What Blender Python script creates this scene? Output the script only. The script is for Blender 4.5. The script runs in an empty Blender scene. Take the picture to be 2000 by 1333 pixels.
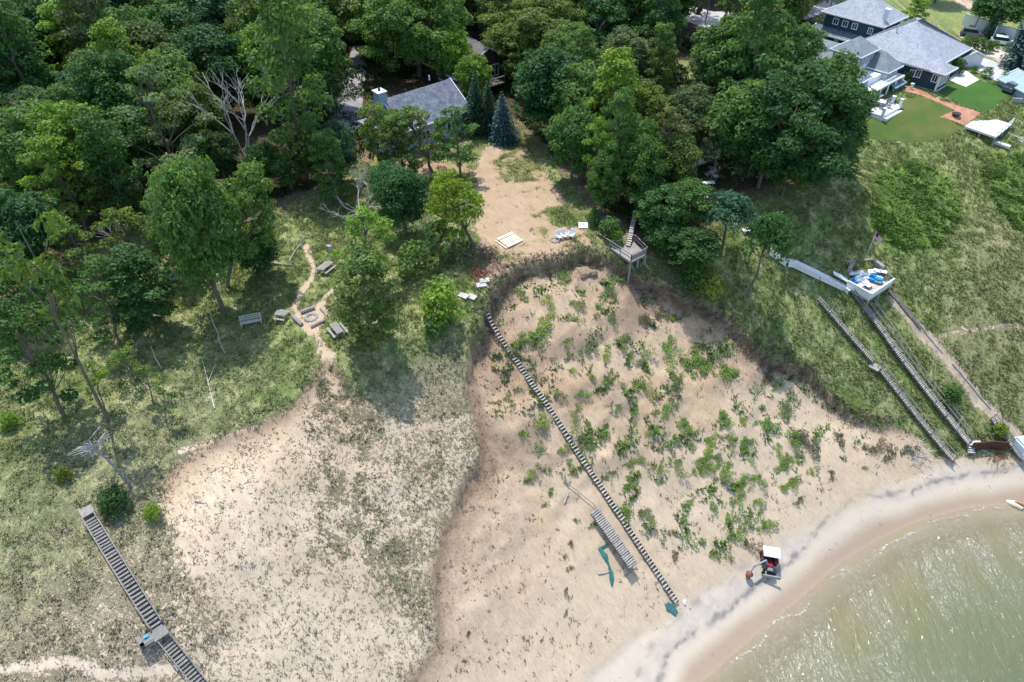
import bpy, math, random
import numpy as np
from mathutils import Vector, Matrix, Quaternion
R = math.radians
rnd = random.Random(7)
nr = np.random.RandomState(11)
S = bpy.context.scene
C = S.collection

# ------------------------------------------------------------------ camera, sky, sun, exposure
CH, PITCH, FPX = 72.0, R(42), 1334.0
cd = bpy.data.cameras.new('camera'); cam = bpy.data.objects.new('camera', cd); C.objects.link(cam)
cam.location = (0, 0, CH); cam.rotation_euler = (R(90) - PITCH, 0, 0)
cd.sensor_width = 36; cd.lens = 36 * FPX / 2000; cd.clip_start = 1; cd.clip_end = 4000
S.camera = cam
SUN_EL, SUN_AZ = R(67), R(-24)          # azimuth from +Y towards +X
W = bpy.data.worlds.new('World'); S.world = W; W.use_nodes = True
wn = W.node_tree.nodes; bg = wn['Background']
sky = wn.new('ShaderNodeTexSky'); sky.sky_type = 'NISHITA'; sky.sun_disc = False
sky.sun_elevation = SUN_EL; sky.sun_rotation = SUN_AZ; sky.air_density = 1.2; sky.dust_density = 1.0
W.node_tree.links.new(sky.outputs[0], bg.inputs[0]); bg.inputs[1].default_value = 0.15
sd = Vector((math.sin(SUN_AZ) * math.cos(SUN_EL), math.cos(SUN_AZ) * math.cos(SUN_EL), math.sin(SUN_EL)))
sl = bpy.data.lights.new('sun', 'SUN'); sl.energy = 2.7; sl.angle = R(0.53); sl.color = (1, .955, .89)
so = bpy.data.objects.new('sun', sl); C.objects.link(so); so.location = (0, 0, 150)
so.rotation_euler = sd.to_track_quat('Z', 'Y').to_euler()
S.view_settings.view_transform = 'Standard'; S.view_settings.look = 'None'
S.view_settings.gamma = 1; S.view_settings.exposure = 0.86
S.render.engine = 'CYCLES'
S.cycles.max_bounces = 6; S.cycles.transparent_max_bounces = 12; S.cycles.transmission_bounces = 3

# ------------------------------------------------------------------ noise and pixel geometry
def _h(ix, iy, seed):
    h = (ix.astype(np.int64) * 374761393 + iy.astype(np.int64) * 668265263 + seed * 1274126177) & 0xffffffff
    h = ((h ^ (h >> 13)) * 1274126177) & 0xffffffff
    h = h ^ (h >> 16)
    return (h & 0xffff) / 65535.0
def vnoise(x, y, s=0):
    x = np.asarray(x, float); y = np.asarray(y, float)
    ix = np.floor(x); iy = np.floor(y); fx = x - ix; fy = y - iy
    fx = fx * fx * (3 - 2 * fx); fy = fy * fy * (3 - 2 * fy)
    a = _h(ix, iy, s); b = _h(ix + 1, iy, s); c = _h(ix, iy + 1, s); d = _h(ix + 1, iy + 1, s)
    return (a + (b - a) * fx) * (1 - fy) + (c + (d - c) * fx) * fy
def fbm(x, y, s=0, o=4):
    v = 0; a = .5; t = 0
    for i in range(o):
        v = v + a * vnoise(x, y, s + i * 17); t += a; a *= .5; x = x * 2.03 + 5.1; y = y * 2.03 + 1.7
    return v / t
def sst(a, b, x):
    t = np.clip((x - a) / (b - a), 0, 1); return t * t * (3 - 2 * t)
def rayd(u, v):
    a = (u - 1000) / FPX; b = (666.5 - v) / FPX
    return Vector((a, math.cos(PITCH) + b * math.sin(PITCH), -math.sin(PITCH) + b * math.cos(PITCH)))
def at(u, v, z):
    d = rayd(u, v); t = (z - CH) / d.z
    return Vector((d.x * t, d.y * t, z))
def project(p):
    x, y, z = p[0], p[1], p[2] - CH
    dep = y * math.cos(PITCH) - z * math.sin(PITCH); up = y * math.sin(PITCH) + z * math.cos(PITCH)
    return 1000 + FPX * x / dep, 666.5 - FPX * up / dep
def pdist(X, Y, pts):
    best = np.full(np.shape(X), 1e9)
    for (x0, y0), (x1, y1) in zip(pts[:-1], pts[1:]):
        dx, dy = x1 - x0, y1 - y0; L = dx * dx + dy * dy + 1e-9
        t = np.clip(((X - x0) * dx + (Y - y0) * dy) / L, 0, 1)
        best = np.minimum(best, np.hypot(X - x0 - t * dx, Y - y0 - t * dy))
    return best
def inside(X, Y, pts):
    r = np.zeros(np.shape(X), bool); n = len(pts); j = n - 1
    for i in range(n):
        xi, yi = pts[i]; xj, yj = pts[j]
        c = ((yi > Y) != (yj > Y)) & (X < (xj - xi) * (Y - yi) / (yj - yi + 1e-12) + xi)
        r ^= c; j = i
    return r
def smin(a, b, k):
    h = np.clip(.5 + .5 * (b - a) / k, 0, 1); return b + (a - b) * h - k * h * (1 - h)

# ------------------------------------------------------------------ terrain heights
TOEPX = [(900, 1520), (1150, 1333), (1250, 1245), (1400, 1145), (1520, 1062), (1640, 1000), (1740, 945), (1850, 908), (1990, 912)]
SHOREPX = [(1130, 1520), (1370, 1333), (1450, 1262), (1560, 1172), (1640, 1100), (1720, 1050), (1800, 1015), (1900, 990), (2000, 983)]
toe = [(-150, -135), (-60, -42), (-20, -2)] + [tuple(at(u, v, 2.2)[:2]) for u, v in TOEPX[1:]] + [(140, 66), (700, 90)]
shore = [(-120, -160), (-20, -40), (2, 2)] + [tuple(at(u, v, 0)[:2]) for u, v in SHOREPX[1:]] + [(140, 54), (700, 75)]
landpoly = toe + [(700, 3000), (-3000, 3000), (-3000, -135)]
waterpoly = shore + [(3000, 75), (3000, -3000), (-120, -3000)]
axm = Vector((at(1320, 1180, 2)[0], at(1320, 1180, 2)[1]))
def base_h(x, y):
    x = np.asarray(x, float); y = np.asarray(y, float)
    dt = pdist(x, y, toe); ds = pdist(x, y, shore)
    land = inside(x, y, landpoly); wat = inside(x, y, waterpoly)
    # coordinate along the shore decides how the upper slope levels off
    s = (x * .77 + y * .64)
    wr = sst(44, 62, x); wl = sst(-12, -32, x + (y - 35) * .2)
    k1 = 2.2 + .655 * dt
    mid = 24.3 + .02 * np.maximum(dt - 35, 0)
    rgt = 10.2 + .27 * dt
    lft = 17.5 + .11 * dt
    l2 = mid * (1 - wr) * (1 - wl) + rgt * wr + lft * wl
    z = smin(k1, l2, 3.0)
    z = smin(z, 25.0 + .006 * dt, 1.5)
    zb = 2.2 * ds / (ds + dt + 1e-6)
    z = np.where(land, z, np.where(wat, -np.minimum(.13 * ds, 4), zb))
    return z
def march(f, u, v):
    d = rayd(u, v)
    ts = np.linspace(30, 330, 1201); px = d.x * ts; py = d.y * ts; pz = CH + d.z * ts
    hh = f(px, py); i = int(np.argmax(pz < hh))
    if i == 0: i = len(ts) - 1
    a, b = ts[i - 1], ts[i]
    for _ in range(12):
        m = (a + b) / 2; q = float(f(np.array([d.x * m]), np.array([d.y * m]))[0])
        if CH + d.z * m < q: b = m
        else: a = m
    return Vector((d.x * b, d.y * b, CH + d.z * b))
def bp(pts): return [tuple(march(base_h, u, v)[:2]) for u, v in pts]
CREST = bp([(938, 640), (950, 600), (962, 570), (985, 540), (1015, 520), (1060, 508), (1100, 503), (1140, 490), (1185, 502), (1230, 526), (1268, 543), (1305, 556), (1370, 590), (1420, 618), (1455, 655), (1500, 690), (1580, 722), (1620, 770), (1665, 808), (1720, 828), (1780, 850), (1815, 880)])
SEAM = bp([(938, 640), (915, 690), (905, 760), (935, 830), (938, 880), (905, 960), (870, 1030), (846, 1100), (850, 1180), (856, 1250), (830, 1300), (790, 1340)])
TOEB = [tuple(at(u, v, 2.2)[:2]) for u, v in [(1830, 912), (1740, 945), (1640, 1000), (1520, 1062), (1400, 1145), (1250, 1245), (1150, 1333), (1000, 1440)]]
BLOW = CREST + TOEB + bp([(800, 1420)]) + SEAM[::-1]
LCREST = bp([(320, 930), (345, 900), (400, 868), (470, 838), (540, 810), (590, 775), (612, 735), (622, 702), (655, 705), (690, 750), (730, 795), (790, 826), (860, 832), (935, 815)])
LSAND = LCREST + bp([(938, 880), (905, 960), (870, 1030), (846, 1100), (850, 1180), (856, 1250), (830, 1300), (790, 1400), (380, 1420), (420, 1290), (395, 1200), (365, 1120), (330, 1040), (300, 970)])
def height(x, y):
    x = np.asarray(x, float); y = np.asarray(y, float)
    z = base_h(x, y)
    jx = x + (fbm(x * .45, y * .45, 3) - .5) * 1.7; jy = y + (fbm(x * .45, y * .45, 9) - .5) * 1.7
    inb = inside(jx, jy, BLOW); dc = pdist(jx, jy, CREST)
    hi = sst(3.5, 10, z)
    z = z - np.where(inb, 1.9 * (1 - np.exp(-dc / .34)) * np.exp(-dc / 10), 0) * hi
    # raised turf lip just outside the scarp
    z = z + np.where(~inb, .2 * np.exp(-dc / 1.2), 0) * hi
    dsm = pdist(jx, jy, SEAM); z = z - np.where(inb, .5 * (1 - np.exp(-dsm / .6)) * np.exp(-dsm / 4), 0) * sst(2.5, 6, z)
    inl = inside(jx, jy, LSAND) & ~inb; dl = pdist(jx, jy, LCREST)
    z = z - np.where(inl, 1.1 * (1 - np.exp(-dl / 1.1)) * np.exp(-dl / 9), 0) * (1 - sst(-17, -12, x))
    land = sst(1.0, 4.5, z); flat = sst(23.2, 24.6, z)
    # hummocks on the grassed slopes, slumps and terraces inside the blowout
    z = z + land * (1 - flat) * np.where(inb, ((fbm(x * .35, y * .35, 21) - .5) * 1.5 + (fbm(x * 1.1, y * 1.1, 27, 3) - .5) * .35) * (.25 + .75 * sst(6, 15, z)), (fbm(x * .5, y * .5, 33) - .5) * .55)
    z = z + land * flat * (fbm(x * .15, y * .15, 41) - .5) * .35
    z = z + sst(.25, 1.2, z) * (fbm(x * .8, y * .8, 51, 3) - .5) * .12
    al = x * .77 + y * .64; ac = -.64 * x + .77 * y
    z = z + sst(2.6, 4.5, z) * sst(24, 22, z) * (inb | inl) * (fbm(al * .75 + .5 * fbm(al * .2, ac * .2, 65), ac * .13, 67, 3) - .5) * .5
    z = z + hi * .5 * np.exp(-((dc - 9) / 3.5) ** 2) * inb * (fbm(x * .22, y * .22, 61) - .3)
    return z
def axis(lo, hi, step, far):
    a = list(np.arange(lo, hi + .01, step)); d = step
    L = [a[0]]; 
    while L[-1] > -far: d *= 1.22; L.append(L[-1] - d)
    d = step; U = [a[-1]]
    while U[-1] < far: d *= 1.22; U.append(U[-1] + d)
    return np.array(L[:0:-1] + a + U[1:])
GX = axis(-66, 92, .34, 900); GY = axis(14, 128, .34, 900)
MX, MY = np.meshgrid(GX, GY)
MZ = height(MX, MY)
def T(x, y):
    x = np.asarray(x, float); y = np.asarray(y, float)
    i = np.clip(np.searchsorted(GX, x) - 1, 0, len(GX) - 2); j = np.clip(np.searchsorted(GY, y) - 1, 0, len(GY) - 2)
    fx = np.clip((x - GX[i]) / (GX[i + 1] - GX[i]), 0, 1); fy = np.clip((y - GY[j]) / (GY[j + 1] - GY[j]), 0, 1)
    return (MZ[j, i] * (1 - fx) + MZ[j, i + 1] * fx) * (1 - fy) + (MZ[j + 1, i] * (1 - fx) + MZ[j + 1, i + 1] * fx) * fy
def tz(x, y): return float(T(x, y))
def G(u, v, up=0):
    """ground point seen at a photo pixel, or the point `up` metres above the ground on that ray"""
    return march(lambda x, y: T(x, y) + up, u, v)
def gp(pts): return [tuple(G(u, v)[:2]) for u, v in pts]

# ------------------------------------------------------------------ materials
def mat(name, col, rough=.7, noise=None, bump=0, bscale=20, metal=0, spec=.3, vary=None):
    m = bpy.data.materials.new(name); m.use_nodes = True; nt = m.node_tree; n = nt.nodes; L = nt.links
    b = n['Principled BSDF']; b.inputs['Roughness'].default_value = rough; b.inputs['Metallic'].default_value = metal
    b.inputs['Specular IOR Level'].default_value = spec
    tc = n.new('ShaderNodeTexCoord')
    if noise:
        col2, sc = noise
        t = n.new('ShaderNodeTexNoise'); t.inputs['Scale'].default_value = sc; t.inputs['Detail'].default_value = 4; t.inputs['Roughness'].default_value = .65
        L.new(tc.outputs['Object'], t.inputs['Vector'])
        r = n.new('ShaderNodeValToRGB'); r.color_ramp.elements[0].position = .35; r.color_ramp.elements[1].position = .65
        r.color_ramp.elements[0].color = (*col, 1); r.color_ramp.elements[1].color = (*col2, 1)
        L.new(t.outputs['Fac'], r.inputs['Fac']); L.new(r.outputs[0], b.inputs['Base Color'])
    else: b.inputs['Base Color'].default_value = (*col, 1)
    if bump:
        t2 = n.new('ShaderNodeTexNoise'); t2.inputs['Scale'].default_value = bscale; L.new(tc.outputs['Object'], t2.inputs['Vector'])
        bu = n.new('ShaderNodeBump'); bu.inputs['Strength'].default_value = bump; bu.inputs['Distance'].default_value = .05
        L.new(t2.outputs['Fac'], bu.inputs['Height']); L.new(bu.outputs[0], b.inputs['Normal'])
    return m
def shingle(name, c1, c2, sc=1.0):
    m = mat(name, c1, .85, (c2, 1.1)); nt = m.node_tree; n = nt.nodes; L = nt.links; b = n['Principled BSDF']
    ramp = [x for x in n if x.type == 'VALTORGB'][0]; tc = [x for x in n if x.type == 'TEX_COORD'][0]
    t = n.new('ShaderNodeTexNoise'); t.inputs['Scale'].default_value = 4.5 * sc; t.inputs['Detail'].default_value = 2
    mp = n.new('ShaderNodeMapping'); mp.inputs['Scale'].default_value = (1, 1, 3.5)
    L.new(tc.outputs['Object'], mp.inputs[0]); L.new(mp.outputs[0], t.inputs['Vector'])
    mx = n.new('ShaderNodeMixRGB'); mx.blend_type = 'OVERLAY'; mx.inputs[0].default_value = .8
    L.new(ramp.outputs[0], mx.inputs[1]); L.new(t.outputs['Fac'], mx.inputs[2]); L.new(mx.outputs[0], b.inputs['Base Color'])
    bu = n.new('ShaderNodeBump'); bu.inputs['Strength'].default_value = .5; bu.inputs['Distance'].default_value = .04
    L.new(t.outputs['Fac'], bu.inputs['Height']); L.new(bu.outputs[0], b.inputs['Normal'])
    return m
def boards(name, c1, c2, scale=3.2, rough=.75, gap=.25):
    """weathered planks: colour changes plank by plank, dark joints"""
    m = mat(name, c1, rough); nt = m.node_tree; n = nt.nodes; L = nt.links; b = n['Principled BSDF']; tc = [x for x in n if x.type == 'TEX_COORD'][0]
    w = n.new('ShaderNodeTexWave'); w.wave_type = 'BANDS'; w.bands_direction = 'X'; w.inputs['Scale'].default_value = scale; w.inputs['Distortion'].default_value = .2
    L.new(tc.outputs['Object'], w.inputs['Vector'])
    t = n.new('ShaderNodeTexNoise'); t.inputs['Scale'].default_value = 2.5; t.inputs['Detail'].default_value = 5
    mp = n.new('ShaderNodeMapping'); mp.inputs['Scale'].default_value = (3, .6, 1); L.new(tc.outputs['Object'], mp.inputs[0]); L.new(mp.outputs[0], t.inputs['Vector'])
    r = n.new('ShaderNodeValToRGB'); r.color_ramp.elements[0].position = .3; r.color_ramp.elements[1].position = .7
    r.color_ramp.elements[0].color = (*c1, 1); r.color_ramp.elements[1].color = (*c2, 1); L.new(t.outputs['Fac'], r.inputs['Fac'])
    r2 = n.new('ShaderNodeValToRGB'); r2.color_ramp.elements[0].position = .02; r2.color_ramp.elements[1].position = .15
    r2.color_ramp.elements[0].color = (gap, gap, gap, 1); L.new(w.outputs['Fac'], r2.inputs['Fac'])
    mx = n.new('ShaderNodeMixRGB'); mx.blend_type = 'MULTIPLY'; mx.inputs[0].default_value = 1
    L.new(r.outputs[0], mx.inputs[1]); L.new(r2.outputs[0], mx.inputs[2]); L.new(mx.outputs[0], b.inputs['Base Color'])
    return m
def leafmat(name, trans=.4):
    m = bpy.data.materials.new(name); m.use_nodes = True; nt = m.node_tree; n = nt.nodes; L = nt.links
    out = n['Material Output']; b = n['Principled BSDF']; b.inputs['Roughness'].default_value = .55; b.inputs['Specular IOR Level'].default_value = .22
    oi = n.new('ShaderNodeObjectInfo'); at_ = n.new('ShaderNodeAttribute'); at_.attribute_name = 'tone'
    hs = n.new('ShaderNodeHueSaturation')
    mr = n.new('ShaderNodeMapRange'); mr.inputs['To Min'].default_value = .55; mr.inputs['To Max'].default_value = 1.5
    L.new(at_.outputs['Fac'], mr.inputs[0]); L.new(oi.outputs['Color'], hs.inputs['Color']); L.new(mr.outputs[0], hs.inputs['Value'])
    m2 = n.new('ShaderNodeMapRange'); m2.inputs['To Min'].default_value = .515; m2.inputs['To Max'].default_value = .485
    L.new(at_.outputs['Fac'], m2.inputs[0]); L.new(m2.outputs[0], hs.inputs['Hue'])
    L.new(hs.outputs[0], b.inputs['Base Color'])
    tr = n.new('ShaderNodeBsdfTranslucent'); g = n.new('ShaderNodeMixRGB'); g.blend_type = 'MULTIPLY'; g.inputs[0].default_value = 1; g.inputs[2].default_value = (1.5, 1.35, .45, 1)
    L.new(hs.outputs[0], g.inputs[1]); L.new(g.outputs[0], tr.inputs[0])
    mx = n.new('ShaderNodeMixShader'); mx.inputs[0].default_value = trans
    L.new(b.outputs[0], mx.inputs[1]); L.new(tr.outputs[0], mx.inputs[2]); L.new(mx.outputs[0], out.inputs[0])
    return m
M = dict(
    leaf=leafmat('leaves'), needle=leafmat('needles', .12),
    bark=mat('bark', (.11, .09, .075), .9, ((.2, .17, .14), 2.5), .6, 8),
    deadwood=mat('bleached_wood', (.36, .33, .30), .85, ((.55, .52, .48), 2), .3, 10),
    greywood=boards('grey_weathered_wood', (.24, .22, .20), (.40, .38, .36), 2.5),
    palewood=boards('pale_weathered_wood', (.42, .40, .37), (.60, .57, .53), 2.5),
    tread=mat('stair_tread_wood', (.25, .24, .22), .8, ((.42, .40, .36), 1.6)),
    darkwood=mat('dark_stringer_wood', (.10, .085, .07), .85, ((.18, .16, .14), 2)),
    oldwood=boards('dark_weathered_wood', (.17, .165, .155), (.29, .28, .265), 2.5),
    whitewood=boards('white_painted_boards', (.66, .67, .69), (.82, .82, .83), 2.2, .6, .7),
    newboard=mat('new_cream_board', (.72, .62, .40), .6, ((.82, .74, .55), .8)),
    white=mat('white_paint', (.72, .75, .76), .5, ((.62, .66, .68), .7)),
    trim=mat('white_trim', (.74, .78, .79), .45),
    navy=boards('navy_siding', (.022, .055, .08), (.03, .075, .105), 1.0, .6, .6),
    paleblue=mat('pale_blue_siding', (.25, .38, .46), .6, ((.32, .45, .52), .5)),
    brownwall=mat('dark_brown_siding', (.035, .03, .028), .8, ((.06, .05, .045), 1)),
    brickred=mat('dark_red_door_wood', (.07, .012, .010), .6, ((.10, .02, .015), .8)),
    roofL=shingle('light_grey_shingles', (.27, .29, .33), (.36, .38, .42)),
    roofM=shingle('mid_grey_shingles', (.17, .20, .225), (.23, .26, .285)),
    roofD=shingle('slate_shingles', (.09, .105, .135), (.18, .20, .24), .6),
    roofB=shingle('brown_grey_shingles', (.12, .11, .115), (.18, .165, .165)),
    glass=mat('window_glass', (.02, .03, .035), .08, spec=.8),
    concrete=mat('concrete', (.52, .52, .52), .8, ((.62, .61, .60), .6), .2, 6),
    rust=mat('rusty_steel', (.05, .022, .018), .8, ((.10, .045, .035), 2), .3, 6),
    black=mat('black_rubber', (.018, .018, .02), .7, ((.04, .04, .04), 6)),
    redpaint=mat('red_machine_paint', (.22, .012, .018), .4, ((.14, .01, .012), 3)),
    steel=mat('grey_steel', (.33, .35, .37), .4, ((.22, .23, .25), 4), metal=.3),
    whiteplastic=mat('white_plastic', (.78, .79, .80), .35, ((.68, .69, .70), 3)),
    blue=mat('blue_plastic', (.02, .27, .52), .4, ((.03, .35, .6), 3)),
    cushion=mat('white_cushion', (.70, .73, .74), .8, ((.80, .82, .82), 3)),
    bluecushion=mat('blue_cushion', (.01, .22, .55), .8, ((.02, .3, .62), 3)),
    wicker=mat('grey_wicker', (.13, .15, .17), .8, ((.2, .22, .24), 9)),
    netting=mat('teal_netting', (.015, .10, .10), .7, ((.06, .20, .19), 5), .9, 12),
    tarp=mat('pale_blue_tarp', (.45, .55, .63), .35, ((.58, .66, .72), 1.3), .6, 3),
    debris=mat('rust_brown_root', (.16, .06, .03), .9, ((.28, .12, .07), 7), .9, 9),
    stone=mat('grey_stone', (.25, .25, .25), .85, ((.42, .41, .40), 4), .7, 5),
    orange=mat('orange_plastic', (.7, .12, .02), .5), pot=mat('terracotta', (.3, .09, .04), .8),
    flagred=mat('flag_red', (.5, .03, .06), .7), flagwhite=mat('flag_white', (.75, .75, .76), .7), flagblue=mat('flag_blue', (.02, .04, .22), .7),
    copper=mat('light_metal', (.6, .6, .62), .3, metal=.6), carwhite=mat('white_car_paint', (.7, .71, .72), .25), cargrey=mat('grey_car_paint', (.12, .13, .15), .25),
    yellowlog=mat('pale_yellow_fibreglass', (.62, .56, .33), .4, ((.75, .72, .55), 1)),
    dry=mat('dry_brush', (.15, .11, .08), .9, ((.24, .18, .13), 4)),
)

# ------------------------------------------------------------------ mesh builder and tagging
class MB:
    def __init__(s): s.v = []; s.f = []
    def add(s, vs, fs):
        o = len(s.v); s.v += [tuple(p) for p in vs]; s.f += [tuple(i + o for i in f) for f in fs]; return s
    def frame(s, o, ax, ay, az):
        o = Vector(o); ax = Vector(ax); ay = Vector(ay); az = Vector(az)
        P = [o, o + ax, o + ax + ay, o + ay]; P += [p + az for p in P]
        return s.add(P, [(3, 2, 1, 0), (4, 5, 6, 7), (0, 1, 5, 4), (1, 2, 6, 5), (2, 3, 7, 6), (3, 0, 4, 7)])
    def box(s, c, d, rz=0):
        cx, sy = math.cos(rz), math.sin(rz); ax = Vector((cx, sy, 0)) * d[0]; ay = Vector((-sy, cx, 0)) * d[1]; az = Vector((0, 0, d[2]))
        return s.frame(Vector(c) - ax / 2 - ay / 2 - az / 2, ax, ay, az)
    def beam(s, p, q, w, h=None, up=(0, 0, 1)):
        p = Vector(p); q = Vector(q); h = h or w; d = q - p
        sx = d.cross(Vector(up)); 
        if sx.length < 1e-5: sx = d.cross(Vector((1, 0, 0)))
        sx.normalize(); uy = sx.cross(d).normalized()
        return s.frame(p - sx * w / 2 - uy * h / 2, sx * w, d, uy * h)
    def tube(s, pts, rad, n=6, cap=True):
        pts = [Vector(p) for p in pts]; o = len(s.v); ref = Vector((.31, .17, .93)).normalized()
        if not hasattr(rad, '__len__'): rad = [rad] * len(pts)
        for i, p in enumerate(pts):
            d = (pts[min(i + 1, len(pts) - 1)] - pts[max(i - 1, 0)]).normalized()
            if abs(d.dot(ref)) > .98: rf = Vector((1, 0, 0))
            else: rf = ref
            a = d.cross(rf).normalized(); b = d.cross(a)
            for k in range(n):
                t = 2 * math.pi * k / n; s.v.append(tuple(p + (a * math.cos(t) + b * math.sin(t)) * rad[i]))
        for i in range(len(pts) - 1):
            for k in range(n):
                s.f.append((o + i * n + k, o + i * n + (k + 1) % n, o + (i + 1) * n + (k + 1) % n, o + (i + 1) * n + k))
        if cap: s.f.append(tuple(o + k for k in range(n))[::-1]); s.f.append(tuple(o + (len(pts) - 1) * n + k for k in range(n)))
        return s
    def prism(s, poly, z0, z1):
        n = len(poly); v = [(p[0], p[1], (z0 if not callable(z0) else z0(p[0], p[1]))) for p in poly] + [(p[0], p[1], (z1 if not callable(z1) else z1(p[0], p[1]))) for p in poly]
        return s.add(v, [tuple(range(n))[::-1], tuple(range(n, 2 * n))] + [(i, (i + 1) % n, n + (i + 1) % n, n + i) for i in range(n)])
    def build(s, name, m, parent=None, smooth=False, world=True):
        me = bpy.data.meshes.new(name); off = Vector((0, 0, 0))
        if parent is not None and world: off = parent.matrix_world.translation if False else Vector(parent.get('_loc', (0, 0, 0)))
        if parent is None:
            a = np.array(s.v); off = Vector((float(a[:, 0].mean()), float(a[:, 1].mean()), float(a[:, 2].min())))
        me.from_pydata([tuple(Vector(p) - off) for p in s.v] if off.length else s.v, [], s.f); me.validate(); me.update()
        if isinstance(m, (list, tuple)):
            for q in m: me.materials.append(q)
        else: me.materials.append(m)
        if smooth: me.shade_smooth()
        o = bpy.data.objects.new(name, me); C.objects.link(o)
        if parent is not None: o.parent = parent
        else: o.location = off
        o['_loc'] = tuple(off)
        return o
def tag(o, label=None, cat=None, group=None, kind=None):
    if label: o['label'] = label
    if cat: o['category'] = cat
    if group: o['group'] = group
    if kind: o['kind'] = kind
    return o
def thing(name, label, cat, loc, group=None):
    o = bpy.data.objects.new(name, None); o.empty_display_size = .3; C.objects.link(o); o.location = loc; o['_loc'] = tuple(loc)
    return tag(o, label, cat, group)
def npmesh(name, V, F, m, tone=None, tri=False):
    me = bpy.data.meshes.new(name); k = 3 if tri else 4
    me.vertices.add(len(V)); me.vertices.foreach_set('co', np.asarray(V, np.float32).ravel())
    me.loops.add(len(F) * k); me.loops.foreach_set('vertex_index', np.asarray(F, np.int32).ravel())
    me.polygons.add(len(F)); me.polygons.foreach_set('loop_start', np.arange(0, len(F) * k, k, dtype=np.int32))
    me.update(calc_edges=True); me.materials.append(m)
    if tone is not None:
        a = me.attributes.new('tone', 'FLOAT', 'POINT'); a.data.foreach_set('value', np.asarray(tone, np.float32))
    return me
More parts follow.
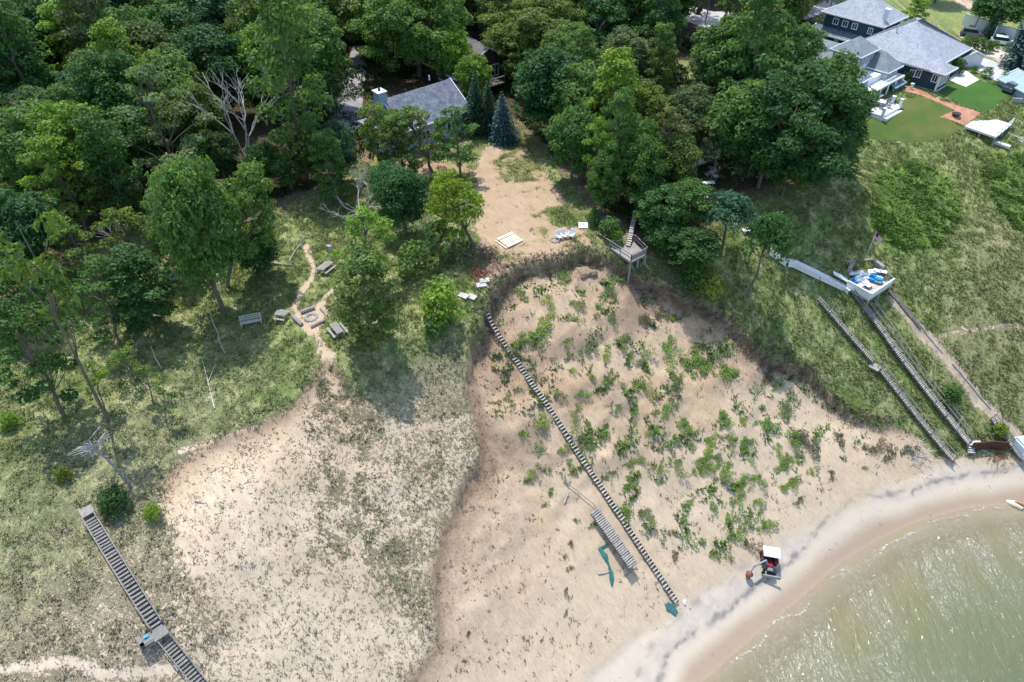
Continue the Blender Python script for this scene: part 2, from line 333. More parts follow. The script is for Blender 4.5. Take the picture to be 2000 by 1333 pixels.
# ------------------------------------------------------------------ ground sheet: colours of sand, turf, litter
def ground():
    global BEACH
    X, Y, Z = MX, MY, MZ
    n1 = fbm(X * .25, Y * .25, 71); n2 = fbm(X * .9, Y * .9, 73); n3 = vnoise(X * 2.2, Y * 2.2, 79)
    jx = X + (fbm(X * .5, Y * .5, 81) - .5) * 2.4; jy = Y + (fbm(X * .5, Y * .5, 83) - .5) * 2.4
    hx = X + (fbm(X * .45, Y * .45, 3) - .5) * 1.7; hy = Y + (fbm(X * .45, Y * .45, 9) - .5) * 1.7
    def reg(px, soft, j=True, world=None):
        P = world or gp(px); xx, yy = (hx, hy) if world is not None else (jx, jy)
        d = pdist(xx, yy, P + [P[0]]); i = inside(xx, yy, P)
        return sst(-soft, soft, np.where(i, d, -d))
    def line(px, w, soft, j=.5, world=None):
        P = world or gp(px); d = pdist(X + (jx - X) * j, Y + (jy - Y) * j, P); return 1 - sst(w, w + soft, d)
    def col(c): return np.array(c)[None, None, :] * np.ones(X.shape + (1,))
    def mix(a, b, f): return a + (b - a) * f[..., None]
    sand = mix(col((.485, .395, .275)), col((.55, .46, .335)), sst(.35, .65, n1))
    bare = sand.copy(); cover = np.full(X.shape, .93)
    # vegetation tones
    green, pale, grey, dry = (.085, .135, .032), (.285, .29, .14), (.22, .205, .135), (.22, .185, .12)
    veg = mix(col(green), col(pale), sst(.36, .70, n2 * .35 + n1 * .25 + .4 * fbm(X * 2.4, Y * 2.4, 77, 2)))
    # left dune: greyer and sandier downhill
    low = sst(24.0, 19.5, Z) * sst(5, -10, X)
    veg = mix(veg, mix(col((.19, .175, .115)), col((.34, .30, .22)), n2), low * .9)
    cover = cover - low * .43 - .12 * sst(21, 17, Z) * sst(5, -10, X)
    # lush right bank
    rb = reg([(1700, 290), (1900, 250), (2100, 330), (2100, 900), (1880, 860), (1740, 800), (1500, 690), (1440, 560), (1480, 430)], 3)
    veg = mix(veg, mix(col((.10, .15, .04)), col((.29, .30, .15)), sst(.35, .7, n2 * .5 + .5 * n3)), rb * .7)
    dusk = reg([(1900, 420), (2100, 420), (2100, 900), (1950, 860), (1830, 700)], 4)
    veg = mix(veg, mix(col((.13, .14, .06)), col((.28, .25, .15)), n2), dusk * .8)
    lush = np.maximum(reg([(1700, 350), (1760, 310), (1850, 340), (1880, 420), (1840, 480), (1750, 490), (1700, 440)], 2.0), reg([(1900, 300), (2080, 300), (2080, 500), (1960, 430), (1920, 370)], 2.0))
    veg = mix(veg, mix(col((.08, .16, .022)), col((.16, .24, .045)), n3), lush * .95)
    # sand bodies
    inl0 = reg(None, .7, world=LSAND); inl = np.where(Z > 18.5, inl0, reg(None, 6.0, world=LSAND)) ; cover = cover * (1 - inl) + inl * np.clip(.14 + .32 * sst(.42, .72, fbm(X * .12, Y * .12, 91)) * sst(.3, .6, n2) + .17 * reg([(770, 830), (935, 830), (938, 880), (905, 960), (860, 1060), (840, 1200), (760, 1200), (740, 1050), (780, 960)], 3), 0, .75)
    veg = mix(veg, mix(col((.20, .19, .13)), col((.12, .135, .06)), n3), inl * .85)
    ibl = reg(None, .22, world=BLOW); dc = pdist(hx, hy, CREST); dsm = pdist(hx, hy, SEAM)
    cover = cover * (1 - ibl) + ibl * (.12 * sst(.5, .7, n2))
    bs = mix(col((.52, .405, .275)), col((.44, .305, .185)), sst(.42, .7, fbm(X * .3, Y * .3, 95)) * .75)
    along = X * .77 + Y * .64; acr = -.64 * X + .77 * Y; band = fbm(along * .16, acr * .55, 97); bs = mix(bs, col((.27, .205, .155)), sst(.50, .66, band) * .75 * sst(3, 8, Z))
    bs = mix(bs, col((.60, .48, .36)), sst(26, 34, dc + 4 * (n1 - .5)) * .8)
    hiw = sst(3, 8, Z)
    bs = mix(bs, col((.30, .22, .155)), np.exp(-dc / 4) * .75 * sst(.3, .6, n1) * hiw)
    bs = mix(bs, mix(col((.40, .26, .17)), col((.25, .17, .12)), n3), np.exp(-dsm / 3.2) * (.35 + .6 * sst(.4, .6, n2)))
    bare = mix(bare, bs, ibl); lowb = sst(15, 6, Z); bare = mix(bare, mix(col((.555, .46, .335)), col((.50, .405, .28)), n1), ibl * lowb * .7)
    bare = mix(bare, mix(col((.11, .075, .055)), col((.20, .14, .10)), n3), ibl * np.clip(1.2 * np.exp(-(dc / (.4 + .6 * n1)) ** 2) + .25 * np.exp(-dc / 3) * sst(.42, .55, n2), 0, 1) * hiw)   # dark topsoil in the scarp face
    dl = pdist(hx, hy, LCREST); bare = mix(bare, col((.46, .31, .18)), np.exp(-dl / 2.2) * inl * .7 * (1 - sst(-17, -12, X)))
    bare = mix(bare, col((.27, .19, .13)), np.exp(-dl / .9) * .8 * inl * (1 - sst(-17, -12, X)))
    bare = mix(bare, col((.22, .16, .11)), np.exp(-dsm / .55) * .7)
    # yard, worn dirt, paths
    yard = reg([(925, 330), (945, 290), (1000, 268), (1040, 290), (1075, 350), (1110, 395), (1150, 440), (1185, 480), (1140, 492), (1060, 508), (1000, 530), (960, 568), (938, 560), (930, 470)], .9)
    yc = mix(mix(col((.44, .33, .22)), col((.36, .26, .165)), n2), col((.30, .25, .13)), sst(.5, .7, n1))
    bare = mix(bare, yc, yard); cover = cover * (1 - yard) + yard * np.clip(.05 + .75 * sst(.5, .72, n1) * sst(.35, .6, n2), 0, .7)
    veg = mix(veg, mix(col((.20, .19, .07)), col((.11, .15, .04)), n2), yard * .8)
    yg = reg([(1055, 415), (1100, 400), (1140, 420), (1150, 445), (1090, 440)], 1.0); cover = np.maximum(cover, yg * .9); veg = mix(veg, col((.09, .15, .03)), yg * .8)
    ye = reg([(950, 540), (1000, 505), (1100, 490), (1170, 470), (1140, 488), (1060, 506), (1000, 530)], .8); cover = np.maximum(cover, ye * .42 * sst(.4, .6, n2))
    brush = reg([(925, 470), (965, 490), (985, 520), (945, 560), (920, 545)], 1.0); bare = mix(bare, mix(col((.26, .18, .13)), col((.16, .11, .09)), n3), brush)
    hs = reg([(690, 275), (740, 285), (800, 315), (900, 320), (930, 335), (860, 345), (780, 335), (710, 310)], .8)
    bare = mix(bare, mix(col((.30, .19, .12)), col((.38, .27, .17)), n2), hs); cover *= 1 - hs * .95
    for px, w in (([(600, 480), (612, 540), (590, 575), (572, 600), (582, 628), (605, 650)], .22), ([(625, 600), (655, 560), (672, 540)], .12)):
        p = line(px, w, .35); cover *= 1 - p; bare = mix(bare, col((.48, .375, .26)), p)
    fp = reg([(585, 610), (625, 592), (640, 625), (632, 660), (655, 690), (640, 706), (618, 700), (612, 655), (580, 640)], .7)
    cover *= 1 - fp * .93; bare = mix(bare, col((.48, .375, .265)), fp)
    st = line([(0, 1302), (90, 1298), (200, 1308), (330, 1312)], .12, .4); cover *= 1 - st * .8; bare = mix(bare, col((.56, .47, .37)), st)
    for px in ([(935, 818), (880, 832), (820, 838), (760, 846)], [(850, 1000), (790, 1030), (740, 1060)], [(620, 1090), (760, 1120), (850, 1100)]):
        p = line(px, .06, .3); cover *= 1 - p * .5
    for px in ([(350, 880), (480, 850), (560, 846)], [(330, 560), (300, 640), (250, 700)], [(1830, 660), (1920, 640), (2050, 635)]):
        p = line(px, .15, .5); cover *= 1 - p * .6
    rp = line([(1745, 585), (1800, 650), (1850, 700), (1900, 765), (1960, 830), (1985, 850)], .45, .6); cover *= 1 - rp * .93; bare = mix(bare, mix(col((.50, .40, .29)), col((.3, .25, .2)), n3), rp)
    # bare leaf litter below the wood
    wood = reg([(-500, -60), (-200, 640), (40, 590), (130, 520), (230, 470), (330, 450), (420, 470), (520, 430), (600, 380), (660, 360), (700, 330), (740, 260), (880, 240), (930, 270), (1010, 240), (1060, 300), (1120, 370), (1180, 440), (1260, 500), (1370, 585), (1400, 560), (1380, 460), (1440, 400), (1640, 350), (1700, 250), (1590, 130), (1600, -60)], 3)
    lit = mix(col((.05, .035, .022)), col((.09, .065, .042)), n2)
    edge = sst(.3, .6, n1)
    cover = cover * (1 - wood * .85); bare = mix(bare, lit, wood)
    clear = reg([(1262, 118), (1350, 118), (1362, 205), (1272, 215)], 1.5); veg = mix(veg, mix(col((.12, .15, .045)), col((.26, .25, .12)), n2), clear); cover = np.maximum(cover, clear * .85)
    spot = reg([(325, 465), (350, 450), (370, 510), (335, 515)], .8); bare = mix(bare, col((.34, .23, .14)), spot); cover *= 1 - spot
    grn = reg([(930, 265), (960, 245), (1010, 235), (1050, 300), (1000, 290)], 1.2); veg = mix(veg, col((.13, .13, .045)), grn); cover = np.maximum(cover, grn * .8)
    rocks = reg([(1370, 300), (1410, 300), (1408, 350), (1380, 360)], .8); bare = mix(bare, col((.42, .30, .21)), rocks); cover *= 1 - rocks
    sandr = reg([(1860, 60), (1900, 75), (1990, 110), (1975, 135), (1900, 95)], .8); bare = mix(bare, col((.60, .52, .43)), sandr); cover *= 1 - sandr * .9
    # meadow behind the big house
    back = reg([(1700, -40), (2150, -40), (2150, 120), (2000, 130), (1880, 60), (1800, 20)], 3); veg = mix(veg, mix(col((.13, .19, .05)), col((.27, .27, .13)), n2), back); cover = np.maximum(cover, back * .8 * (1 - sandr))
    tr = line([(1860, -5), (1890, 8), (1915, 14)], 1.5, 2.5); bare = mix(bare, col((.5, .38, .28)), tr); cover *= 1 - tr
    # beach and wet margin
    tw = [(x, y) for x, y in toe[1:]]; dtoe = pdist(jx, jy, tw); ds = pdist(X, Y, shore)
    beach = (1 - sst(1.6, 2.9, Z + (n1 - .5) * 1.0)) * (1 - sst(2, 5, dtoe) * (Z > 3))
    cover *= 1 - sst(3.6, 2.2, Z + (n1 - .5) * 1.2)
    bc = mix(col((.50, .435, .36)), col((.45, .39, .32)), n2)
    dw = ds + (fbm(X * .12, Y * .12, 101) - .5) * 2.5 * sst(0, 2.5, ds)
    sig = X * .77 + Y * .64
    peb = np.exp(-((dw - 4.4) / 1.2) ** 2); bc = mix(bc, mix(col((.45, .41, .355)), col((.36, .325, .28)), n3), peb * .65 * sst(.3, .6, n3))
    wr = np.exp(-((dw - 3.7 + .5 * (n3 - .5)) / .20) ** 2) * sst(.24, .44, n2); bc = mix(bc, col((.14, .135, .135)), np.clip(wr, 0, 1) * .85)
    wr2 = np.exp(-((dw - 5.6) / .3) ** 2) * sst(.48, .6, n2); bc = mix(bc, col((.20, .19, .19)), wr2 * .7)
    smooth = sst(3.3, 2.7, dw); bc = mix(bc, col((.51, .44, .35)), smooth)
    wet = (1 - sst(.8, 2.7, ds + 1.6 * (fbm(X * .1, Y * .1, 111) - .5))); bc = mix(bc, col((.35, .265, .19)), wet * .95)
    bc = mix(bc, col((.32, .28, .19)), sst(0, -.4, Z))
    bare = mix(bare, bc, np.clip(beach, 0, 1))
    BEACH = np.clip(beach, 0, 1)
    rub = ibl * (.25 * sst(6, 14, Z) + .75 * np.exp(-dc / 5) + .9 * np.exp(-dsm / 3.5) * sst(3, 6, Z))
    return bare, veg, np.clip(cover, 0, 1), np.clip(wet * sst(1.2, .6, Z), 0, 1), np.clip(rub, 0, 1)
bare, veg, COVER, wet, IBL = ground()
def gridmesh(name, X, Y, Z, m, attrs):
    ny, nx = X.shape; V = np.stack([X, Y, Z], -1).reshape(-1, 3)
    idx = np.arange(nx * ny).reshape(ny, nx); F = np.stack([idx[:-1, :-1], idx[:-1, 1:], idx[1:, 1:], idx[1:, :-1]], -1).reshape(-1, 4)
    me = npmesh(name, V, F, m)
    for k, a in attrs.items():
        if a.ndim == 3:
            at_ = me.attributes.new(k, 'FLOAT_COLOR', 'POINT'); at_.data.foreach_set('color', np.concatenate([a, np.ones(a.shape[:2] + (1,))], -1).astype(np.float32).ravel())
        else:
            at_ = me.attributes.new(k, 'FLOAT', 'POINT'); at_.data.foreach_set('value', a.astype(np.float32).ravel())
    me.shade_smooth(); o = bpy.data.objects.new(name, me); C.objects.link(o); return o
def groundmat():
    m = bpy.data.materials.new('dune_ground'); m.use_nodes = True; nt = m.node_tree; n = nt.nodes; L = nt.links; b = n['Principled BSDF']
    def A(name): a = n.new('ShaderNodeAttribute'); a.attribute_name = name; return a
    def N(scale, det=3, rough=.6, mp=None, dist=0):
        t = n.new('ShaderNodeTexNoise'); t.inputs['Scale'].default_value = scale; t.inputs['Detail'].default_value = det; t.inputs['Roughness'].default_value = rough; t.inputs['Distortion'].default_value = dist
        if mp:
            q = n.new('ShaderNodeMapping'); q.vector_type = 'TEXTURE'; q.inputs['Rotation'].default_value = (0, 0, mp[0]); q.inputs['Scale'].default_value = tuple(1 / k for k in mp[1]); L.new(tc.outputs['Object'], q.inputs[0]); L.new(q.outputs[0], t.inputs['Vector'])
        else: L.new(tc.outputs['Object'], t.inputs['Vector'])
        return t
    def MR(src, a, c, d=0., e=1.):
        r = n.new('ShaderNodeMapRange'); r.inputs['From Min'].default_value = a; r.inputs['From Max'].default_value = c; r.inputs['To Min'].default_value = d; r.inputs['To Max'].default_value = e; L.new(src, r.inputs[0]); return r.outputs[0]
    def MA(op, x, y):
        r = n.new('ShaderNodeMath'); r.operation = op
        for i, q in enumerate((x, y)):
            if isinstance(q, (int, float)): r.inputs[i].default_value = q
            else: L.new(q, r.inputs[i])
        return r.outputs[0]
    def MX_(bt, f, x, y):
        r = n.new('ShaderNodeMixRGB'); r.blend_type = bt
        for i, q in enumerate((f, x, y)):
            if isinstance(q, (int, float)): r.inputs[i].default_value = q
            elif isinstance(q, tuple): r.inputs[i].default_value = q
            else: L.new(q, r.inputs[i])
        return r.outputs[0]
    tc = n.new('ShaderNodeTexCoord')
    cov, ba, ve, we, bl = A('cover'), A('bare'), A('veg'), A('wet'), A('blow')
    nf = N(2.6, 5, .72, (R(40), (1.0, .6, 1)), 1.0)          # grass streaks across the slope
    ng = N(1.1, 4, .6); nh = N(7, 3, .7)
    thr = MA('SUBTRACT', MA('ADD', cov.outputs['Fac'], MR(nf.outputs['Fac'], .3, .7, -.5, .5)), 0.0)
    fac = MR(thr, .38, .62)
    nsp = N(2.3, 6, .78); spk = MA('MULTIPLY', MR(MA('ADD', nsp.outputs['Fac'], MA('MULTIPLY', cov.outputs['Fac'], .30)), .655, .70), MR(cov.outputs['Fac'], .03, .10)); fac = MA('MAXIMUM', fac, MA('MULTIPLY', spk, .85))
    # pale dead blades against green blades
    vg = MX_('MULTIPLY', 1.0, ve.outputs['Color'], MX_('MIX', MR(nf.outputs['Fac'], .32, .66), (.52, .60, .50, 1), (1.55, 1.48, 1.38, 1)))
    vg = MX_('MULTIPLY', 1.0, vg, MX_('MIX', MR(nh.outputs['Fac'], .3, .7), (.7, .72, .7, 1), (1.3, 1.28, 1.3, 1)))
    sr = N(3.6, 5, .7, (R(40), (1.0, .2, .6)), .4)             # runnels down the loose sand
    bb = MX_('MULTIPLY', MR(A('beach').outputs['Fac'], 0, 1, 1.0, .25), ba.outputs['Color'], MX_('MIX', MR(sr.outputs['Fac'], .35, .65), (.87, .85, .83, 1), (1.08, 1.07, 1.06, 1)))
    clod = N(3.5, 6, .8); bb = MX_('MULTIPLY', MA('MULTIPLY', bl.outputs['Fac'], MR(clod.outputs['Fac'], .52, .60, 0, .75)), bb, (.56, .47, .41, 1))
    L.new(MX_('MIX', fac, bb, vg), b.inputs['Base Color'])
    L.new(MR(we.outputs['Fac'], 0, 1, .95, .38), b.inputs['Roughness']); b.inputs['Specular IOR Level'].default_value = .25
    bu = n.new('ShaderNodeBump'); bu.inputs['Distance'].default_value = .22
    L.new(MA('ADD', MA('MULTIPLY', fac, MA('ADD', nf.outputs['Fac'], .4)), MA('MULTIPLY', MA('MULTIPLY', clod.outputs['Fac'], .8), bl.outputs['Fac'])), bu.inputs['Height'])
    bu.inputs['Strength'].default_value = .75
    bu2 = n.new('ShaderNodeBump'); bu2.inputs['Distance'].default_value = .03; bu2.inputs['Strength'].default_value = .5; L.new(MA('MULTIPLY', sr.outputs['Fac'], MR(A('beach').outputs['Fac'], 0, 1, 1.0, .15)), bu2.inputs['Height']); L.new(bu.outputs[0], bu2.inputs['Normal'])
    L.new(bu2.outputs[0], b.inputs['Normal'])
    return m
GM = groundmat()
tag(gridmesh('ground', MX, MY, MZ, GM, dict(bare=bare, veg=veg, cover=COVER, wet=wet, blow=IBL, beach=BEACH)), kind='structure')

# ------------------------------------------------------------------ water
def water():
    m = bpy.data.materials.new('lake_water'); m.use_nodes = True; nt = m.node_tree; n = nt.nodes; L = nt.links; b = n['Principled BSDF']; out = n['Material Output']
    b.inputs['Roughness'].default_value = .06; b.inputs['IOR'].default_value = 1.33; b.inputs['Specular IOR Level'].default_value = .5
    tc = n.new('ShaderNodeTexCoord'); at_ = n.new('ShaderNodeAttribute'); at_.attribute_name = 'depth'; fo = n.new('ShaderNodeAttribute'); fo.attribute_name = 'foam'
    def N(s, det, sc=(1, 1, 1), rot=0, dist=0):
        mp = n.new('ShaderNodeMapping'); mp.inputs['Scale'].default_value = sc; mp.inputs['Rotation'].default_value = (0, 0, rot); L.new(tc.outputs['Object'], mp.inputs[0])
        t = n.new('ShaderNodeTexNoise'); t.inputs['Scale'].default_value = s; t.inputs['Detail'].default_value = det; t.inputs['Distortion'].default_value = dist; L.new(mp.outputs[0], t.inputs['Vector']); return t
    dr = n.new('ShaderNodeValToRGB'); e = dr.color_ramp.elements
    e[0].position = 0; e[0].color = (.30, .25, .17, 1); e[1].position = 1; e[1].color = (.105, .128, .066, 1)
    q = e.new(.22); q.color = (.195, .18, .10, 1); q = e.new(.5); q.color = (.145, .155, .082, 1)
    L.new(at_.outputs['Fac'], dr.inputs[0])
    big = N(.05, 3, (1, .5, 1), R(30)); mx = n.new('ShaderNodeMixRGB'); mx.blend_type = 'MULTIPLY'; mx.inputs[2].default_value = (.74, .88, .76, 1)
    mr = n.new('ShaderNodeMapRange'); mr.inputs['From Min'].default_value = .5; mr.inputs['From Max'].default_value = .68; mr.inputs['To Max'].default_value = .8; L.new(big.outputs['Fac'], mr.inputs[0]); L.new(mr.outputs[0], mx.inputs[0]); L.new(dr.outputs[0], mx.inputs[1])
    fm = n.new('ShaderNodeMixRGB'); fm.inputs[2].default_value = (.62, .61, .56, 1)
    fn = N(3.5, 4, dist=1.0); fa = n.new('ShaderNodeMath'); fa.operation = 'MULTIPLY'; mr2 = n.new('ShaderNodeMapRange'); mr2.inputs['From Min'].default_value = .40; mr2.inputs['From Max'].default_value = .6; L.new(fn.outputs['Fac'], mr2.inputs[0])
    L.new(mr2.outputs[0], fa.inputs[0]); L.new(fo.outputs['Fac'], fa.inputs[1]); L.new(fa.outputs[0], fm.inputs[0]); L.new(mx.outputs[0], fm.inputs[1]); L.new(fm.outputs[0], b.inputs['Base Color'])
    h1 = N(1.2, 3, (1, .4, 1), 0, .5); h2 = N(3.6, 2, (1, .5, 1), 0, .5); h3 = N(.16, 2, (1, .35, 1), R(-42))
    ad = n.new('ShaderNodeMath'); ad.operation = 'MULTIPLY_ADD'; ad.inputs[1].default_value = .3; L.new(h2.outputs['Fac'], ad.inputs[0]); L.new(h1.outputs['Fac'], ad.inputs[2])
    bu = n.new('ShaderNodeBump'); bu.inputs['Strength'].default_value = 1; bu.inputs['Distance'].default_value = 1.9; L.new(ad.outputs[0], bu.inputs['Height'])
    bs_ = n.new('ShaderNodeBump'); bs_.inputs['Distance'].default_value = .3; L.new(ad.outputs[0], bs_.inputs['Height']); L.new(bs_.outputs[0], b.inputs['Normal']); b.inputs['Specular IOR Level'].default_value = .2
    gl = n.new('ShaderNodeBsdfGlossy'); gl.inputs['Roughness'].default_value = .2; L.new(bu.outputs[0], gl.inputs['Normal'])
    cm = N(.22, 3, (1, .35, 1), 0, .3); cf = n.new('ShaderNodeMapRange'); cf.inputs['From Min'].default_value = .42; cf.inputs['From Max'].default_value = .62; cf.inputs['To Min'].default_value = .015; cf.inputs['To Max'].default_value = .22; L.new(cm.outputs['Fac'], cf.inputs[0])
    body = n.new('ShaderNodeMixShader'); L.new(cf.outputs[0], body.inputs[0]); L.new(b.outputs[0], body.inputs[1]); L.new(gl.outputs[0], body.inputs[2])
    tp = n.new('ShaderNodeBsdfTransparent'); tp.inputs[0].default_value = (.93, .96, .90, 1); ms = n.new('ShaderNodeMixShader'); al = n.new('ShaderNodeMapRange'); al.inputs['From Max'].default_value = .2; al.inputs['To Min'].default_value = .0
    aa = n.new('ShaderNodeMath'); aa.operation = 'MAXIMUM'; L.new(at_.outputs['Fac'], al.inputs[0]); L.new(al.outputs[0], aa.inputs[0]); L.new(fa.outputs[0], aa.inputs[1])
    L.new(aa.outputs[0], ms.inputs[0]); L.new(tp.outputs[0], ms.inputs[1]); L.new(body.outputs[0], ms.inputs[2]); L.new(ms.outputs[0], out.inputs[0])
    xs = axis(12, 100, .3, 1200); ys = axis(14, 58, .3, 1200); X, Y = np.meshgrid(xs, ys)
    wat = inside(X, Y, waterpoly); ds = pdist(X, Y, shore) * np.where(wat, 1, -1)
    dep = np.clip(ds / 22, 0, 1)
    w = (fbm(X * .35, Y * .35, 131) - .5) * 1.3
    fo1 = .25 + .75 * sst(.4, .62, fbm(X * .22, Y * .22, 135)); foam = np.exp(-((ds - .7 + w * 1.3) / .2) ** 2) * fo1 + .45 * np.exp(-((ds - .1 + w * .7) / .35) ** 2) * sst(.45, .7, fbm(X * .3, Y * .3, 137)) + .6 * np.exp(-((ds - 1.2 + w) / .16) ** 2) * sst(.45, .6, fbm(X * .2, Y * .2, 133))
    o = gridmesh('water', X, Y, X * 0 + .0, m, dict(depth=dep, foam=np.clip(foam, 0, 1)))
    tag(o, kind='structure')
water()

# ------------------------------------------------------------------ draped sheets: lawns, paths, roads
DRAPED = []
def drape(name, px, m, up=.05, step=.6, world=None, thick=0):
    P = world or gp(px); xs = [p[0] for p in P]; ys = [p[1] for p in P]; DRAPED.append(P)
    import mathutils.geometry as mg
    pts = []; n = len(P)
    for i in range(n):
        a, b = P[i], P[(i + 1) % n]; k = max(1, int(math.dist(a, b) / step)); pts += [(a[0] + (b[0] - a[0]) * t / k, a[1] + (b[1] - a[1]) * t / k) for t in range(k)]
    nb = len(pts); X, Y = np.meshgrid(np.arange(min(xs), max(xs), step), np.arange(min(ys), max(ys), step))
    ok = inside(X, Y, P) & (pdist(X, Y, P + [P[0]]) > step * .4); pts += list(zip(X[ok], Y[ok]))
    v, e, f, *_ = mg.delaunay_2d_cdt([Vector(p) for p in pts], [(i, (i + 1) % nb) for i in range(nb)], [], 1, 1e-4)
    mb = MB(); mb.v = [(p.x, p.y, tz(p.x, p.y) + up) for p in v]; mb.f = [tuple(t) for t in f]
    o = mb.build(name, m); tag(o, kind='structure')
    for p in o.data.polygons:
        if p.normal.z < 0: p.flip()
    return o
lawnA = mat('lawn_olive', (.055, .11, .018), .95, ((.11, .125, .03), .22), .8, 5)
lawnB = mat('lawn_deep', (.035, .10, .013), .9, ((.05, .125, .016), .3), .5, 3)
brick = mat('brick_paving', (.33, .15, .09), .85, ((.50, .27, .17), .9), .5, 9)
asph = mat('worn_asphalt', (.23, .22, .23), .9, ((.31, .30, .30), .5), .3, 6)
drv = mat('concrete_drive', (.42, .41, .42), .9, ((.50, .48, .47), .3), .2, 6)
drape('lawn', [(1700, 205), (1735, 222), (1770, 194), (1793, 188), (1864, 218), (1834, 231), (1883, 249), (1850, 270), (1790, 278), (1730, 275), (1680, 268), (1665, 235)], lawnA, .05)
drape('lawn', [(1832, 180), (1850, 165), (1912, 157), (1975, 182), (1925, 222), (1880, 207)], lawnB, .05)
drape('path', [(1768, 166), (1784, 172), (1838, 198), (1915, 222), (1885, 247), (1834, 230), (1864, 217), (1796, 187), (1768, 180)], brick, .07)
drape('patio', [(1852, 157), (1868, 140), (1885, 138), (1912, 157), (1886, 171)], mat('patio_concrete', (.62, .60, .58), .8, ((.70, .68, .66), .5)), .09)
drape('driveway', [(690, 90), (718, 90), (716, 130), (712, 165), (708, 205), (705, 245), (690, 262), (640, 245), (645, 205), (672, 175), (676, 130)], asph, .05)
drape('road', [(1340, 10), (1385, 22), (1450, 28), (1560, 24), (1620, 0), (1640, 14), (1560, 45), (1450, 58), (1380, 56), (1330, 40)], drv, .05)
drape('driveway', [(1905, 108), (1960, 128), (2010, 150), (2060, 190), (1990, 200), (1960, 165), (1925, 150), (1900, 130)], drv, .06)

# ------------------------------------------------------------------ plants: prototypes kept as shared meshes
def rot_basis(d):
    d = d / (np.linalg.norm(d, axis=-1, keepdims=True) + 1e-9); r = np.where(np.abs(d[..., 2:3]) > .9, np.array([1., 0, 0]), np.array([0, 0, 1.]))
    a = np.cross(d, r); a /= np.linalg.norm(a, axis=-1, keepdims=True) + 1e-9; return a, np.cross(d, a)
def leaves(P, D, size, rs, aspect=.62, fold=.25):
    """one bent leaf spray (4 corner quad) at each point P facing D"""
    n = len(P); a, b = rot_basis(D); t = rs.rand(n, 1) * 2 * math.pi; u = a * np.cos(t) + b * np.sin(t); w = -a * np.sin(t) + b * np.cos(t)
    s = size * (.6 + .8 * rs.rand(n, 1)); Dn = D / (np.linalg.norm(D, axis=1, keepdims=True) + 1e-9)
    V = np.stack([P - u * s, P - w * s * aspect + Dn * s * fold, P + u * s, P + w * s * aspect - Dn * s * fold], 1).reshape(-1, 3)
    F = np.arange(4 * n).reshape(n, 4); return V, F
def crown_mesh(name, puffs, seed, leaf=.34, dens=10., m=None, droop=.0):
    rs = np.random.RandomState(seed); Vs = []; Fs = []; Ts = []; o = 0
    for (c, r, fl) in puffs:
        n = int(dens * r * r * 4); d = rs.normal(size=(n, 3)); d /= np.linalg.norm(d, axis=1, keepdims=True)
        d[:, 2] = np.where((d[:, 2] < -.15) & (rs.rand(n) < .65), -d[:, 2] * .8, d[:, 2])
        rad = r * (.55 + .5 * rs.rand(n, 1) ** .6) * (1 + .22 * np.sin(d[:, :1] * 5 + seed) * np.cos(d[:, 1:2] * 6))
        P = np.array(c) + d * rad * np.array([1, 1, fl]); D = d * .7 + np.array([0, 0, .55]) + rs.normal(size=(n, 3)) * .36
        V, F = leaves(P, D, leaf, rs); Vs.append(V); Fs.append(F + o); o += len(V)
        Ts.append(np.repeat(np.clip(rs.rand() * .45 + rs.rand(n) * .55, 0, 1), 4))
    return npmesh(name, np.concatenate(Vs), np.concatenate(Fs), m or M['leaf'], np.concatenate(Ts))
def wood_mesh(name, limbs, m):
    mb = MB()
    for pts, rr in limbs: mb.tube(pts, rr, 5 if len(pts) < 4 and rr[0] < .1 else 6, cap=False)
    me = bpy.data.meshes.new(name); me.from_pydata(mb.v, [], mb.f); me.materials.append(m); me.shade_smooth(); return me
def limb(r, a, b, r0, r1, k=4, wob=.12):
    a = Vector(a); b = Vector(b); L = (b - a).length; pts = []; rr = []
    for i in range(k + 1):
        t = i / k; p = a.lerp(b, t)
        if 0 < i < k: p = p + Vector((r.uniform(-1, 1), r.uniform(-1, 1), r.uniform(-.4, .8))) * wob * L * .35
        pts.append(p); rr.append(r0 + (r1 - r0) * t)
    return pts, rr
